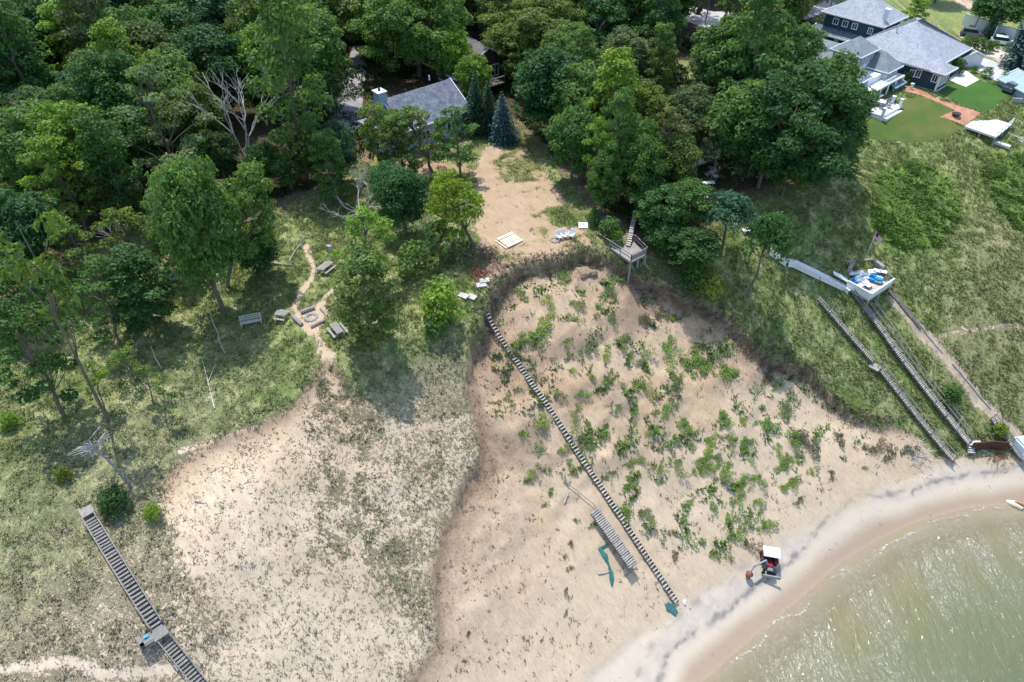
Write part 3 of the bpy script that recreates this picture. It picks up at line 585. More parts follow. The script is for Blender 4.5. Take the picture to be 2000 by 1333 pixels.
# every prototype: crown radius about 5, total height H; returns (trunk mesh, crown mesh, H, crown centre height)
def proto(kind, seed):
    r = random.Random(seed); puffs = []; limbs = []
    if kind == 'oak':
        H = 13; tr = limb(r, (0, 0, -.6), (r.uniform(-.5, .5), r.uniform(-.5, .5), 7), .36, .2, 5, .06); limbs.append(tr); top = tr[0][-1]
        for i in range(56):
            th = i * 2.4 + r.uniform(-.4, .4); q = (i + .5) / 56; el = math.asin(max(-.9, min(1, 1.75 * q - .74))) if q < .99 else 1.4
            R_ = 3.8 * r.uniform(.72, 1.12); c = Vector((math.cos(th) * math.cos(el) * R_, math.sin(th) * math.cos(el) * R_, 7.6 + math.sin(el) * R_ * (1.12 if el > 0 else 1.5)))
            puffs.append((c, r.uniform(1.0, 1.7), r.uniform(.55, .8)))
            if i % 3 == 0: limbs.append(limb(r, tr[0][r.choice([2, 3, 4, 5])], c, .13, .04, 3))
        return wood_mesh('trunk', limbs, M['bark']), crown_mesh('crown', puffs, seed, .205, 27), H, 7.6
    if kind == 'grand':
        H = 17; tr = limb(r, (0, 0, -.6), (.5, .3, 8), .6, .35, 5, .06); limbs.append(tr)
        for i in range(150):
            th = i * 2.4 + r.uniform(-.3, .3); q = (i + .5) / 150; el = math.asin(max(-.95, min(1, 1.8 * q - .79))) if q < .99 else 1.4; wob = 1 + .16 * math.sin(th * 3 + el * 4)
            R_ = 8.6 * r.uniform(.74, 1.06) * wob; c = Vector((math.cos(th) * math.cos(el) * R_, math.sin(th) * math.cos(el) * R_, 8.6 + math.sin(el) * R_ * .82)); c.z = max(c.z, 1.2)
            puffs.append((c, r.uniform(1.1, 2.0), r.uniform(.5, .75)))
            if i % 4 == 0: limbs.append(limb(r, tr[0][r.choice([2, 3, 4, 5])], c, .2, .05, 4))
        return wood_mesh('trunk', limbs, M['bark']), crown_mesh('crown', puffs, seed, .235, 21), H, 8.6
    if kind == 'clump':      # low straggling brush spreading over a hummock, no single centre
        H = 1.6
        a0 = r.uniform(0, 3.1); n = r.choice([9, 12, 15])
        for i in range(n):
            u_ = r.gauss(0, .95); w_ = r.gauss(0, .42); x_ = u_ * math.cos(a0) - w_ * math.sin(a0); y_ = u_ * math.sin(a0) + w_ * math.cos(a0); c = Vector((x_, y_, r.uniform(.15, .75) * max(.3, 1 - abs(u_) * .35)))
            puffs.append((c, r.uniform(.22, .55), .8)); limbs.append(limb(r, (x_ * .5, y_ * .5, -.2), c, .03, .012, 2))
        return wood_mesh('stem', limbs, M['dry']), crown_mesh('foliage', puffs, seed, .085, 100), H, .5
    if kind == 'wide':
        H = 12.5; tr = limb(r, (0, 0, -.6), (r.uniform(-.4, .4), 0, 6.4), .34, .2, 4, .08); limbs.append(tr)
        for i in range(40):
            th = i * 2.4; q = math.sqrt((i + .5) / 40); rad = 5.1 * q * r.uniform(.85, 1.1); z = 11.2 - 6.6 * q * q + r.uniform(-.9, .6)
            c = Vector((math.cos(th) * rad, math.sin(th) * rad, z)); puffs.append((c, r.uniform(.9, 1.55), r.uniform(.38, .6)))
            if i % 2 == 0: limbs.append(limb(r, tr[0][r.choice([2, 3, 4])], c, .12, .035, 4))
        return wood_mesh('trunk', limbs, M['bark']), crown_mesh('crown', puffs, seed, .205, 27), H, 8.2
    if kind == 'layer':      # open, tiered crown with stem and branches showing
        H = 14; tr = limb(r, (0, 0, -.6), (r.uniform(-.6, .6), r.uniform(-.4, .4), 13), .26, .05, 7, .07); limbs.append(tr)
        for i in range(30):
            q = (i + .5) / 30; z = 3.2 + 10.4 * q; rad = 4.4 * math.sin(math.pi * (.25 + .7 * q)) * r.uniform(.35, 1.1); th = i * 2.4 + r.uniform(-.5, .5)
            k = min(6, max(2, int(z / 13.6 * 7) - 1)); c = Vector((math.cos(th) * rad, math.sin(th) * rad, z)); puffs.append((c, r.uniform(.65, 1.35), r.uniform(.3, .48)))
            limbs.append(limb(r, tr[0][k], c, .07, .025, 3, .2))
        return wood_mesh('trunk', limbs, M['bark']), crown_mesh('crown', puffs, seed, .20, 25), H, 8.6
    if kind == 'tall':
        H = 16; tr = limb(r, (0, 0, -.6), (r.uniform(-.4, .4), 0, 14), .28, .06, 6, .04); limbs.append(tr)
        for i in range(44):
            q = (i + .5) / 44; z = 2.6 + 13.2 * q; rad = 3.1 * math.sin(math.pi * min(1, .22 + .72 * q)) ** .7 * r.uniform(.5, 1.1); th = i * 2.4
            c = Vector((math.cos(th) * rad, math.sin(th) * rad, z)); puffs.append((c, r.uniform(.8, 1.4), r.uniform(.5, .75)))
            if i % 4 == 0: limbs.append(limb(r, tr[0][min(5, 1 + int(q * 5))], c, .07, .025, 3))
        return wood_mesh('trunk', limbs, M['bark']), crown_mesh('crown', puffs, seed, .205, 26), H, 9.2
    if kind == 'spruce':
        H = 11; tr = limb(r, (0, 0, -.6), (0, 0, 10.6), .22, .03, 4, .01); limbs.append(tr); rs = np.random.RandomState(seed); Vs = []; Ts = []; Fs = []; o = 0
        for t in range(22):
            q = t / 21; z = .7 + 9.9 * q; Rr = 2.9 * (1 - q) ** .85 + .12; nb = int(9 + 12 * (1 - q))
            for b in range(nb):
                th = 2 * math.pi * b / nb + t * .7 + r.uniform(-.1, .1); L = Rr * r.uniform(.82, 1.08); k = max(4, int(L * 9)); s = np.linspace(.15, 1, k)[:, None]
                dr = np.array([math.cos(th), math.sin(th), 0.]); P = dr * L * s + np.array([0, 0, z]) + np.array([0, 0, -.38]) * L * s ** 1.5 * .8 + rs.normal(size=(k, 3)) * .06
                D = np.tile(np.array([dr[0] * .4, dr[1] * .4, .9]), (k, 1)) + rs.normal(size=(k, 3)) * .35
                V, F = leaves(P, D, .19, rs, .5, .1); Vs.append(V); Fs.append(F + o); o += len(V); Ts.append(np.repeat(rs.rand() * .5 + rs.rand(k) * .5, 4))
        return wood_mesh('trunk', limbs, M['bark']), npmesh('crown', np.concatenate(Vs), np.concatenate(Fs), M['needle'], np.concatenate(Ts)), H, 5.0
    if kind == 'bush':       # full to the ground, radius about 2, height 3.2
        H = 3.4; limbs += [limb(r, (0, 0, -.3), (r.uniform(-.8, .8), r.uniform(-.8, .8), 2.2), .06, .02, 3) for _ in range(5)]
        for i in range(20):
            th = i * 2.4; q = (i + .5) / 20; rad = 1.5 * math.sqrt(1 - q * .85) * r.uniform(.6, 1.1); z = .5 + 2.5 * q; puffs.append((Vector((math.cos(th) * rad, math.sin(th) * rad, z)), r.uniform(.5, .85), .8))
        return wood_mesh('stem', limbs, M['bark']), crown_mesh('foliage', puffs, seed, .17, 26), H, 1.8
    if kind == 'young':      # slim young tree with small crown high on a thin bare stem
        H = 9; tr = limb(r, (0, 0, -.5), (.2, 0, 7.6), .2, .07, 5, .05); limbs.append(tr)
        for i in range(20):
            th = i * 2.4; q = math.sqrt((i + .5) / 20); rad = 2.4 * q; z = 8.5 - 2.6 * q * q + r.uniform(-.7, .5); c = Vector((math.cos(th) * rad, math.sin(th) * rad, z)); puffs.append((c, r.uniform(.85, 1.3), .7))
            if i % 2 == 0: limbs.append(limb(r, tr[0][r.choice([3, 4])], c, .05, .02, 2))
        return wood_mesh('trunk', limbs, M['bark']), crown_mesh('crown', puffs, seed, .17, 36), H, 7.4
    if kind == 'sparse':
        H = 8; tr = limb(r, (0, 0, -.5), (.3, 0, 7.6), .12, .03, 5, .06); limbs.append(tr)
        for i in range(12):
            th = i * 2.4; z = r.uniform(3.2, 7.6); rad = r.uniform(.4, 2.0); c = Vector((math.cos(th) * rad, math.sin(th) * rad, z)); puffs.append((c, r.uniform(.4, .75), .5)); limbs.append(limb(r, tr[0][min(4, int(z / 8 * 5))], c, .04, .015, 2))
        return wood_mesh('trunk', limbs, M['bark']), crown_mesh('crown', puffs, seed, .14, 40), H, 5.4
    if kind == 'dead':       # bleached bare tree: forking ascending limbs
        H = 14
        def br(p, d, L, rad, dep):
            q = p + d * L; limbs.append(limb(r, p, q, rad, rad * .62, 3, .12))
            if dep == 0: return
            for _ in range(r.choice([2, 3, 3]) if dep > 1 else 2):
                nd = (d + Vector((r.uniform(-.75, .75), r.uniform(-.75, .75), r.uniform(-.1, .35)))).normalized(); br(q, nd, L * r.uniform(.55, .82), rad * .6, dep - 1)
        for k in range(3): br(Vector((0, 0, 1.2)), Vector((math.cos(k * 2.1) * .28, math.sin(k * 2.1) * .28, 1)).normalized(), 4.4, .17, 4)
        limbs.append(limb(r, (0, 0, -.5), (0, 0, 1.3), .3, .24, 2, 0))
        return wood_mesh('trunk', limbs, M['deadwood']), None, H, 8.0
    if kind == 'deadwide':
        H = 8
        def br(p, d, L, rad, dep):
            q = p + d * L; limbs.append(limb(r, p, q, rad, rad * .6, 3, .15))
            if dep == 0: return
            for _ in range(3 if dep > 1 else 2):
                nd = (d + Vector((r.uniform(-.6, .6), r.uniform(-.6, .6), r.uniform(-.2, .35)))).normalized(); br(q, nd, L * r.uniform(.5, .8), rad * .6, dep - 1)
        for k in range(6): br(Vector((0, 0, .6)), Vector((math.cos(k * 1.05) * .9, math.sin(k * 1.05) * .9, .75)).normalized(), 2.6, .1, 3)
        limbs.append(limb(r, (0, 0, -.5), (0, 0, .8), .25, .2, 2, 0))
        return wood_mesh('trunk', limbs, M['deadwood']), None, H, 4.5
PR = {k: [proto(k, 100 * i + j + 5) for j in range(c)] for i, (k, c) in enumerate(dict(oak=5, wide=3, layer=4, tall=3, spruce=2, bush=4, clump=9, grand=2, young=2, sparse=2, dead=2, deadwide=2).items())}
RAD = dict(oak=5, wide=6, layer=4.8, tall=3.9, spruce=2.9, bush=2.0, clump=1.5, grand=9.6, young=3.2, sparse=2.3, dead=4.5, deadwide=4.5)
PAL = dict(deep=(.05, .128, .036), olive=(.115, .19, .045), bright=(.165, .285, .04), mid=(.088, .185, .045), blue=(.065, .15, .08), yellow=(.18, .24, .04), spruceblue=(.07, .13, .125), sprucegreen=(.03, .075, .038), rusty=(.17, .17, .055), pale=(.115, .175, .07))
WORD = dict(deep='deep green', olive='olive green', bright='bright green', mid='mid green', blue='bluish green', yellow='yellow green', spruceblue='silvery blue', sprucegreen='dark green', rusty='reddish olive', pale='pale green')
SEEN = {}
TREES = []
LM = []      # landmarks for the wording: (u, v, words)
def landmark(u, v, w): LM.append((u, v, w))
NUM = ['', 'one', 'two', 'three', 'four', 'five', 'six', 'seven', 'eight', 'nine', 'ten', 'eleven', 'twelve', 'thirteen', 'fourteen']
def where(u, v, unit, word):
    lu, lv, w = min(LM, key=lambda q: (q[0] - u) ** 2 + (q[1] - v) ** 2); a = round((u - lu) / unit); b = round((v - lv) / unit); t = []
    pl = lambda k: NUM[min(14, abs(k))]
    if b: t.append('%s %s %s' % (pl(b), word + ('s' if abs(b) > 1 else ''), 'below' if b > 0 else 'above'))
    if a: t.append('%s %s%s' % (pl(a), '' if b else word + ('s ' if abs(a) > 1 else ' '), 'right' if a > 0 else 'left'))
    return (' and '.join(t) + ' of ' if t else 'right beside ') + w, (a, b)
def plant(kind, base, scale, color, label, group=None, lean=None, squash=1.0, name=None, cat='tree', rz=None, pi=None):
    tm, cm, H, cz = PR[kind][rnd.randrange(len(PR[kind])) if pi is None else pi]
    nm = name or {'spruce': 'spruce_tree', 'bush': 'shrub', 'clump': 'shrub', 'dead': 'dead_tree', 'deadwide': 'dead_tree', 'young': 'young_tree', 'sparse': 'young_tree'}.get(kind, 'broadleaf_tree')
    t = thing(nm, label, cat, base, group); q = Quaternion((0, 0, 1), rnd.uniform(0, 6.28) if rz is None else rz)
    if lean is not None: q = Vector((0, 0, 1)).rotation_difference(Vector(lean).normalized()) @ q
    t.rotation_mode = 'QUATERNION'; t.rotation_quaternion = q; t.scale = (scale, scale, scale * squash)
    a = bpy.data.objects.new('stem' if kind in ('bush', 'clump') else 'trunk', tm); C.objects.link(a); a.parent = t
    if cm:
        c = bpy.data.objects.new('foliage' if kind in ('bush', 'clump') else 'crown', cm); C.objects.link(c); c.parent = t
        col = PAL[color] if isinstance(color, str) else color; j = rnd.uniform(.85, 1.18); h = rnd.uniform(-.12, .12)
        c.color = (col[0] * j * (1 + h), col[1] * j, col[2] * j * (1 - h), 1)
    return t
def tree(kind, u, v, rp, color, label, base=None, group=None, H=None, pi=None, rz=None):
    """u,v: crown centre in the photo, rp: crown radius in pixels, base: trunk foot pixel when it shows"""
    tm, cm, H0, cz = PR[kind][0]
    if base:
        b = G(*base); d = rayd(u, v); cam_ = Vector((0, 0, CH))
        # point on the crown ray nearest to the vertical through the foot
        h = Vector((d.x, d.y)); t = (b.x * h.x + b.y * h.y) / h.length_squared; p = cam_ + d * t
        ln = p - b; sc = rp / FPX * (p - cam_).length / RAD[kind]; sq = max(.5, ln.length / (cz * sc)); pos = b; lean = ln
    else:
        sc = 1.0
        for _ in range(4):
            p = G(u, v, cz * H / H0 if H else cz * sc); sc = rp / FPX * (p - Vector((0, 0, CH))).length / RAD[kind]
        pos = Vector((p.x, p.y, tz(p.x, p.y))); lean = (rnd.uniform(-.05, .05), rnd.uniform(-.05, .05), 1); sq = (H / (H0 * sc)) if H else rnd.uniform(.92, 1.12)
        if H: lean = (0, 0, 1)
    t = plant(kind, pos, sc, color, label, group, lean, sq, pi=pi, rz=rz); TREES.append((pos.x, pos.y, sc * RAD[kind], u, v, rp)); return t
landmark(470, 230, 'the tall dead tree'); landmark(690, 390, 'the sprawling dead tree'); landmark(690, 170, 'the grey driveway'); landmark(800, 180, 'the slate roof')
landmark(935, 95, 'the brown roof'); landmark(120, 350, 'the bright left tree'); landmark(1310, 165, 'the small grass gap'); landmark(1410, 40, 'the top road'); landmark(20, 20, 'the top left corner')
landmark(985, 235, 'the blue spruce'); landmark(1540, 230, 'the biggest dark oak'); landmark(300, 560, 'the dark leaning tree'); landmark(1900, 20, 'the top right meadow'); landmark(250, 60, 'the top left treetops'); landmark(1230, 440, 'the ladder stair')
T_ = tree
# -- trees the eye can single out
T_('layer', 122, 350, 62, 'bright', 'bright yellow green tree with visible forked stem standing before the dark wood at left')
T_('dead', 470, 225, 58, None, 'tall bleached dead tree with many bare upright limbs in the wood', base=(483, 338), pi=0)
T_('tall', 565, 135, 68, 'olive', 'tall narrow olive tree with long bare trunk left of the driveway', base=(600, 350))
T_('deadwide', 684, 385, 72, None, 'sprawling bleached dead tree with white limbs behind the clearing', base=(708, 425), pi=0)
T_('dead', 712, 350, 26, None, 'small cluster of upright bleached snags behind the sprawling dead tree', pi=1)
T_('layer', 58, 680, 76, 'deep', 'dark heavy tree leaning left at the edge of the frame', base=(125, 812))
T_('layer', 150, 490, 54, 'olive', 'olive tree left of the leaning white snag')
T_('oak', 50, 450, 62, 'deep', 'dark tree above the tangle of grey branches')
T_('layer', 255, 470, 52, 'olive', 'loose olive tree right of the leaning white snag')
T_('oak', 1338, 268, 40, 'pale', 'small pale tree hiding the front of the pale roofed cabin', H=7)
T_('wide', 25, 560, 60, 'mid', 'green tree at the left frame edge above the dark heavy tree')
T_('sparse', 95, 560, 64, 'olive', 'half bare tree on a very long leaning grey trunk', base=(213, 822))
T_('sparse', 185, 742, 27, 'bright', 'sparse bright green sapling beside the long leaning trunk', base=(205, 800))
T_('tall', 272, 560, 60, 'deep', 'dark tree leaning left at the dune edge with a short trunk showing', base=(299, 645))
T_('layer', 205, 570, 62, 'mid', 'green layered tree left of the dark leaning tree', base=(235, 668))
T_('wide', 360, 360, 75, 'pale', 'broad pale green tree left of the twin trunked tree')
T_('wide', 480, 400, 68, 'olive', 'broad olive tree overhanging the grassy clearing', base=(445, 560))
T_('oak', 385, 440, 70, 'mid', 'broad twin trunked tree standing on the grass slope', base=(438, 608))
T_('layer', 335, 430, 62, 'olive', 'olive layered tree behind the twin trunked tree', base=(360, 530))
T_('oak', 500, 490, 40, 'deep', 'dark low tree under the broad olive tree at the clearing')
T_('tall', 712, 574, 64, 'olive', 'tall olive tree standing alone right of the log seats', base=(722, 668))
T_('layer', 712, 470, 66, 'bright', 'bright flat topped tree directly behind the lone olive tree', base=(716, 566))
T_('bush', 812, 505, 43, 'olive', 'dark olive rounded shrub between the lone tree and the long stair')
T_('bush', 862, 585, 52, 'bright', 'big bright green bush left of the stair top')
T_('bush', 845, 640, 26, 'mid', 'low green bush below the big bright bush')
T_('oak', 788, 390, 52, 'deep', 'dark leafy tree right of the sprawling dead tree')
T_('wide', 880, 385, 62, 'bright', 'bright leafy tree left of the bare yard', base=(925, 480))
T_('layer', 868, 470, 48, 'mid', 'mid green tree standing left of the pile of new boards', base=(925, 505))
T_('oak', 515, 318, 36, 'deep', 'dark low tree right of the tall dead tree', H=7)
T_('oak', 560, 325, 34, 'mid', 'low green tree at the foot of the tall narrow olive tree', H=6)
T_('oak', 425, 300, 38, 'deep', 'dark low tree left of the tall dead tree', H=7)
T_('oak', 590, 270, 30, 'deep', 'dark low tree right of the long bare trunk', H=6)
T_('oak', 655, 288, 40, 'blue', 'bluish leafy tree below the driveway', H=9)
T_('tall', 640, 318, 36, 'mid', 'narrow green tree left of the house with the slate roof', H=10)
T_('wide', 745, 248, 56, 'olive', 'flat topped olive tree before the pale blue gable wall', base=(812, 335))
T_('layer', 812, 262, 60, 'olive', 'olive tree in front of the middle of the slate roofed house', base=(846, 338))
T_('layer', 888, 262, 52, 'mid', 'green tree before the right end of the slate roofed house', base=(900, 345))
T_('layer', 780, 272, 50, 'olive', 'olive tree between the two stems before the slate roofed house', H=10)
T_('oak', 1238, 300, 50, 'mid', 'green tree behind the straight white trunk in the right grove', H=12)
T_('oak', 1320, 318, 46, 'olive', 'olive tree before the bare grey branches of the right grove', H=10)
T_('layer', 1372, 272, 34, 'pale', 'thin pale tree beside the pale roofed cabin', H=8)
T_('oak', 760, 355, 40, 'deep', 'dark low tree below the dirt bank of the slate roofed house', H=7)
T_('spruce', 982, 232, 32, 'spruceblue', 'silvery blue spruce standing at the top of the yard', base=(984, 276))
T_('spruce', 952, 215, 29, 'sprucegreen', 'dark green spruce just left of the silvery spruce', base=(952, 262))
T_('spruce', 926, 205, 30, 'sprucegreen', 'second dark spruce from the silvery one, beside the slate roof', base=(925, 260))
T_('spruce', 878, 140, 20, 'spruceblue', 'small blue spruce tip behind the slate roof')
T_('oak', 925, 150, 34, 'bright', 'bright leafy tree between the two houses', H=9)
T_('grand', 810, 55, 95, 'mid', 'huge rounded tree behind the slate roofed house')
T_('oak', 880, 100, 40, 'bright', 'bright tree left of the brown roofed house', H=11)
T_('grand', 1045, 60, 92, 'olive', 'huge olive tree right of the brown roofed house')
T_('wide', 1110, 100, 72, 'olive', 'broad olive treetop right of the huge olive tree')
T_('oak', 1075, 165, 72, 'deep', 'dark tree below the huge olive tree')
T_('oak', 1228, 108, 50, 'pale', 'round pale green tree left of the small grass gap')
T_('tall', 1290, 118, 30, 'olive', 'narrow olive tree just left of the small grass gap', H=13)
T_('oak', 1135, 205, 60, 'olive', 'olive tree in the right grove above the yard')
T_('oak', 1120, 270, 52, 'mid', 'green tree edging the upper right of the yard', H=11)
T_('layer', 1175, 300, 44, 'bright', 'bright layered tree at the edge of the grove', base=(1180, 400))
T_('layer', 1212, 262, 52, 'mid', 'tree with a straight white trunk in the right grove', base=(1208, 395))
T_('oak', 1268, 225, 52, 'olive', 'olive tree in the middle of the right grove')
T_('oak', 1345, 225, 50, 'pale', 'pale leafy tree partly hiding a pale roof')
T_('layer', 1300, 280, 46, 'rusty', 'reddish olive thinning tree in the right grove', H=13)
T_('oak', 1255, 330, 46, 'mid', 'green tree left of the bare grey branches', H=11)
T_('dead', 1300, 330, 34, None, 'bare grey branches poking out of the right grove', pi=1)
T_('oak', 1290, 400, 55, 'deep', 'dark tree just right of the ladder stair', H=7)
T_('oak', 1345, 395, 50, 'mid', 'tree in the lower right grove beside the rocky steps', H=7.5)
T_('oak', 1345, 480, 58, 'deep', 'dark tree at the lower tip of the right grove', H=5.6)
T_('bush', 1385, 555, 34, 'yellow', 'yellow green bush at the very lower tip of the right grove')
T_('oak', 1300, 460, 42, 'deep', 'dark tree right of the leaning lookout platform', H=5.2)
T_('bush', 1355, 535, 34, 'mid', 'green bush above the lip of the blowout near the grove tip')
T_('oak', 1180, 350, 36, 'mid', 'small green tree right of the grassy edge of the yard', H=9)
T_('bush', 1192, 440, 26, 'mid', 'rounded shrub behind the lookout platform railing')
T_('bush', 1160, 425, 18, 'mid', 'small upright shrub at the edge of the yard')
T_('bush', 1205, 462, 16, 'bright', 'small bright shrub touching the platform railing')
T_('oak', 1430, 130, 72, 'mid', 'green tree below the top road')
T_('oak', 1500, 108, 52, 'deep', 'dark tree between the top road and the biggest oak')
T_('oak', 1565, 95, 40, 'mid', 'green tree left of the pale roofed house')
T_('grand', 1545, 245, 118, 'deep', 'biggest dark oak, spreading over the slope left of the lawn')
T_('oak', 1612, 210, 68, 'mid', 'tree joined to the right side of the biggest oak, touching the lawn')
T_('oak', 1460, 235, 68, 'mid', 'tree joined to the left side of the biggest oak')
T_('oak', 1635, 270, 52, 'mid', 'lowest tree on the right of the biggest oak', H=9)
T_('oak', 1500, 290, 60, 'deep', 'dark tree under the left front of the biggest oak', H=10)
T_('layer', 1545, 320, 40, 'olive', 'bright low branches at the foot of the biggest oak', H=8)
T_('oak', 1490, 50, 52, 'olive', 'round olive tree beside the top road', H=10)
T_('young', 1425, 400, 56, 'blue', 'bluish young tree on a leaning stem below the rocky steps', base=(1407, 498), pi=0)
T_('young', 1507, 450, 46, 'deep', 'dark round topped young tree with a tall leaning bare stem above the walkway', base=(1462, 580), pi=1)
T_('bush', 221, 975, 31, 'deep', 'round dark green shrub right of the left stair top')
T_('bush', 296, 998, 18, 'bright', 'small bright green shrub right of the round dark shrub')
T_('sparse', 318, 770, 24, 'olive', 'small open tree on the left slope above the bare sand', base=(328, 835))
T_('sparse', 285, 725, 30, 'olive', 'thin half dead sapling left of the small open tree', base=(300, 790))
T_('sparse', 240, 690, 32, 'olive', 'thin olive sapling below the dark leaning tree', base=(260, 740))
T_('bush', 122, 925, 17, 'yellow', 'yellowish slim shrub above the left stair top')
T_('bush', 14, 820, 18, 'bright', 'low bright shrub at the left frame edge')
T_('bush', 1862, 768, 19, 'mid', 'dark green shrub beside the longest right hand stair')
T_('bush', 1955, 838, 14, 'bright', 'small bright shrub left of the tarp covered box')
T_('deadwide', 30, 480, 55, None, 'tangle of bare grey branches at the left frame edge', pi=1)
T_('dead', 232, 470, 34, None, 'leaning white snag left of the broad pale tree', pi=1)
T_('deadwide', 820, 425, 28, None, 'small tangle of bare white branches left of the yard', pi=1)
T_('tall', 1790, 20, 20, 'bright', 'small bright tree behind the navy house', H=6)
T_('spruce', 1995, 110, 36, 'spruceblue', 'big blue spruce at the right frame edge by the drive', base=(1995, 135))
T_('oak', 1960, 8, 44, 'deep', 'dark tree by the top right corner', H=9)
T_('oak', 1922, 12, 18, 'mid', 'green tree left of the top right corner tree', H=5)
T_('spruce', 1937, 48, 12, 'sprucegreen', 'small dark fir behind the white wall')
T_('bush', 1870, 128, 15, 'mid', 'green shrub between the navy house and the small white shed')
for u, v, rp, w in ((1888, 78, 9, 'first'), (1898, 84, 10, 'second'), (1915, 86, 11, 'third'), (1932, 90, 11, 'fourth'), (1943, 88, 9, 'fifth'), (1968, 92, 7, 'sixth')):
    T_('bush', u, v, rp, 'mid', w + ' small shrub from the left in the row behind the shed', group='shrubs in a row behind the shed')
for u, v, rp, w in ((1905, 135, 6, 'small shrub at the shed end of the drive edge'), (1930, 140, 10, 'ragged shrub in the middle of the drive edge'), (1962, 152, 9, 'dark shrub at the lower end of the drive edge'), (1896, 55, 6, 'shrub against the left part of the white wall'), (1956, 72, 7, 'shrub against the right part of the white wall'), (1770, 150, 12, 'dark shrub in the corner between the two houses'), (1745, 195, 6, 'dark shrub by the steps of the white patio')):
    T_('bush', u, v, rp, 'mid', w)
# -- the wood: fill what remains, keeping clear of whatever the photo shows on the ground
KEEP = [[(1140, 340), (1420, 330), (1420, 600), (1200, 520)], [(655, 270), (640, 215), (680, 120), (690, 60), (725, 60), (730, 130), (760, 160), (862, 140), (905, 190), (1000, 120), (1010, 260), (1060, 300), (1190, 470), (930, 480), (930, 330), (700, 290)], [(900, 50), (975, 75), (985, 200), (915, 140)], [(1280, 130), (1345, 120), (1345, 200), (1280, 210)], [(1360, 15), (1470, 15), (1470, 75), (1370, 75)],
    [(1530, 60), (1620, 40), (1690, -20), (1800, 10), (1900, 60), (2200, 60), (2200, 400), (1680, 300), (1580, 120)], [(1368, 300), (1412, 290), (1415, 370), (1380, 372)], [(310, 450), (370, 445), (375, 520), (320, 525)], [(440, 170), (510, 170), (495, 300), (475, 300)], [(730, 190), (900, 190), (900, 330), (730, 330)]]
WOODB = [(-500, -60), (-300, 560), (-40, 600), (40, 560), (130, 500), (230, 455), (420, 430), (500, 400), (600, 370), (690, 330), (740, 250), (890, 235), (1010, 230), (1060, 280), (1130, 370), (1180, 400), (1260, 460), (1360, 560), (1385, 470), (1400, 380), (1430, 330), (1600, 330), (1640, 250), (1590, 130), (1560, 60), (1900, 0), (2000, 10), (2400, -40), (2400, -60)]
wp = [tuple(G(u, v)[:2]) if v > -300 else None for u, v in WOODB]
cand = []; fr = random.Random(5)
for j in range(4000):
    x, y = fr.uniform(-150, 160), fr.uniform(62, 196); cand.append((x, y))
def inpx(u, v, P): return bool(inside(np.array([u]), np.array([v]), P)[0])
nfill = 0; cell = {}
for x, y in cand:
    if not inpx(x, y, wp): continue
    sc = fr.uniform(.82, 1.3); kd = fr.choices(['oak', 'wide', 'tall', 'layer'], [6, 2.5, 1.2, 1.3])[0]; rr = RAD[kd] * sc; z = tz(x, y)
    u, v = project((x, y, z + PR[kd][0][3] * sc)); rp = rr * FPX / math.dist((x, y, z), (0, 0, CH))
    if u < -90 or u > 2090 or v < -75: continue
    if any((x - a) ** 2 + (y - b) ** 2 < (.52 * (rr + min(c, 6.5))) ** 2 for a, b, c, *_ in TREES): continue
    bad = False
    for P in KEEP:
        PP = P + [P[0]]
        if inpx(u, v, P) or float(pdist(np.array([u]), np.array([v]), PP)[0]) < rp * .92: bad = True; break
        bu, bv = project((x, y, z))
        if inpx(bu, bv, P): bad = True; break
    if bad or v > 590: continue
    colr = fr.choices(['deep', 'mid', 'olive', 'blue', 'pale', 'yellow', 'bright'], [5, 6, 5, 3, 2, .6, 1])[0]
    wtxt, key = where(u, v, 60, 'crown'); lab = '%s tree %s' % (WORD[colr], wtxt)
    k2 = (colr, wtxt); 
    if k2 in SEEN:
        shp = {'oak': 'rounded', 'wide': 'broad topped', 'tall': 'narrow', 'layer': 'loose layered'}[kd]; lab = '%s %s' % (shp, lab)
        if lab in SEEN: lab = 'farther ' + lab if SEEN[lab] < y else 'nearer ' + lab
    SEEN[k2] = y; SEEN[lab] = y
    plant(kd, (x, y, z), sc, colr, lab, 'trees of the dense wood', (fr.uniform(-.06, .06), fr.uniform(-.06, .06), 1), fr.uniform(.88, 1.2)); TREES.append((x, y, rr, u, v, rp)); nfill += 1
    if nfill >= 280: break
print('fill trees', nfill, 'all', len(TREES))

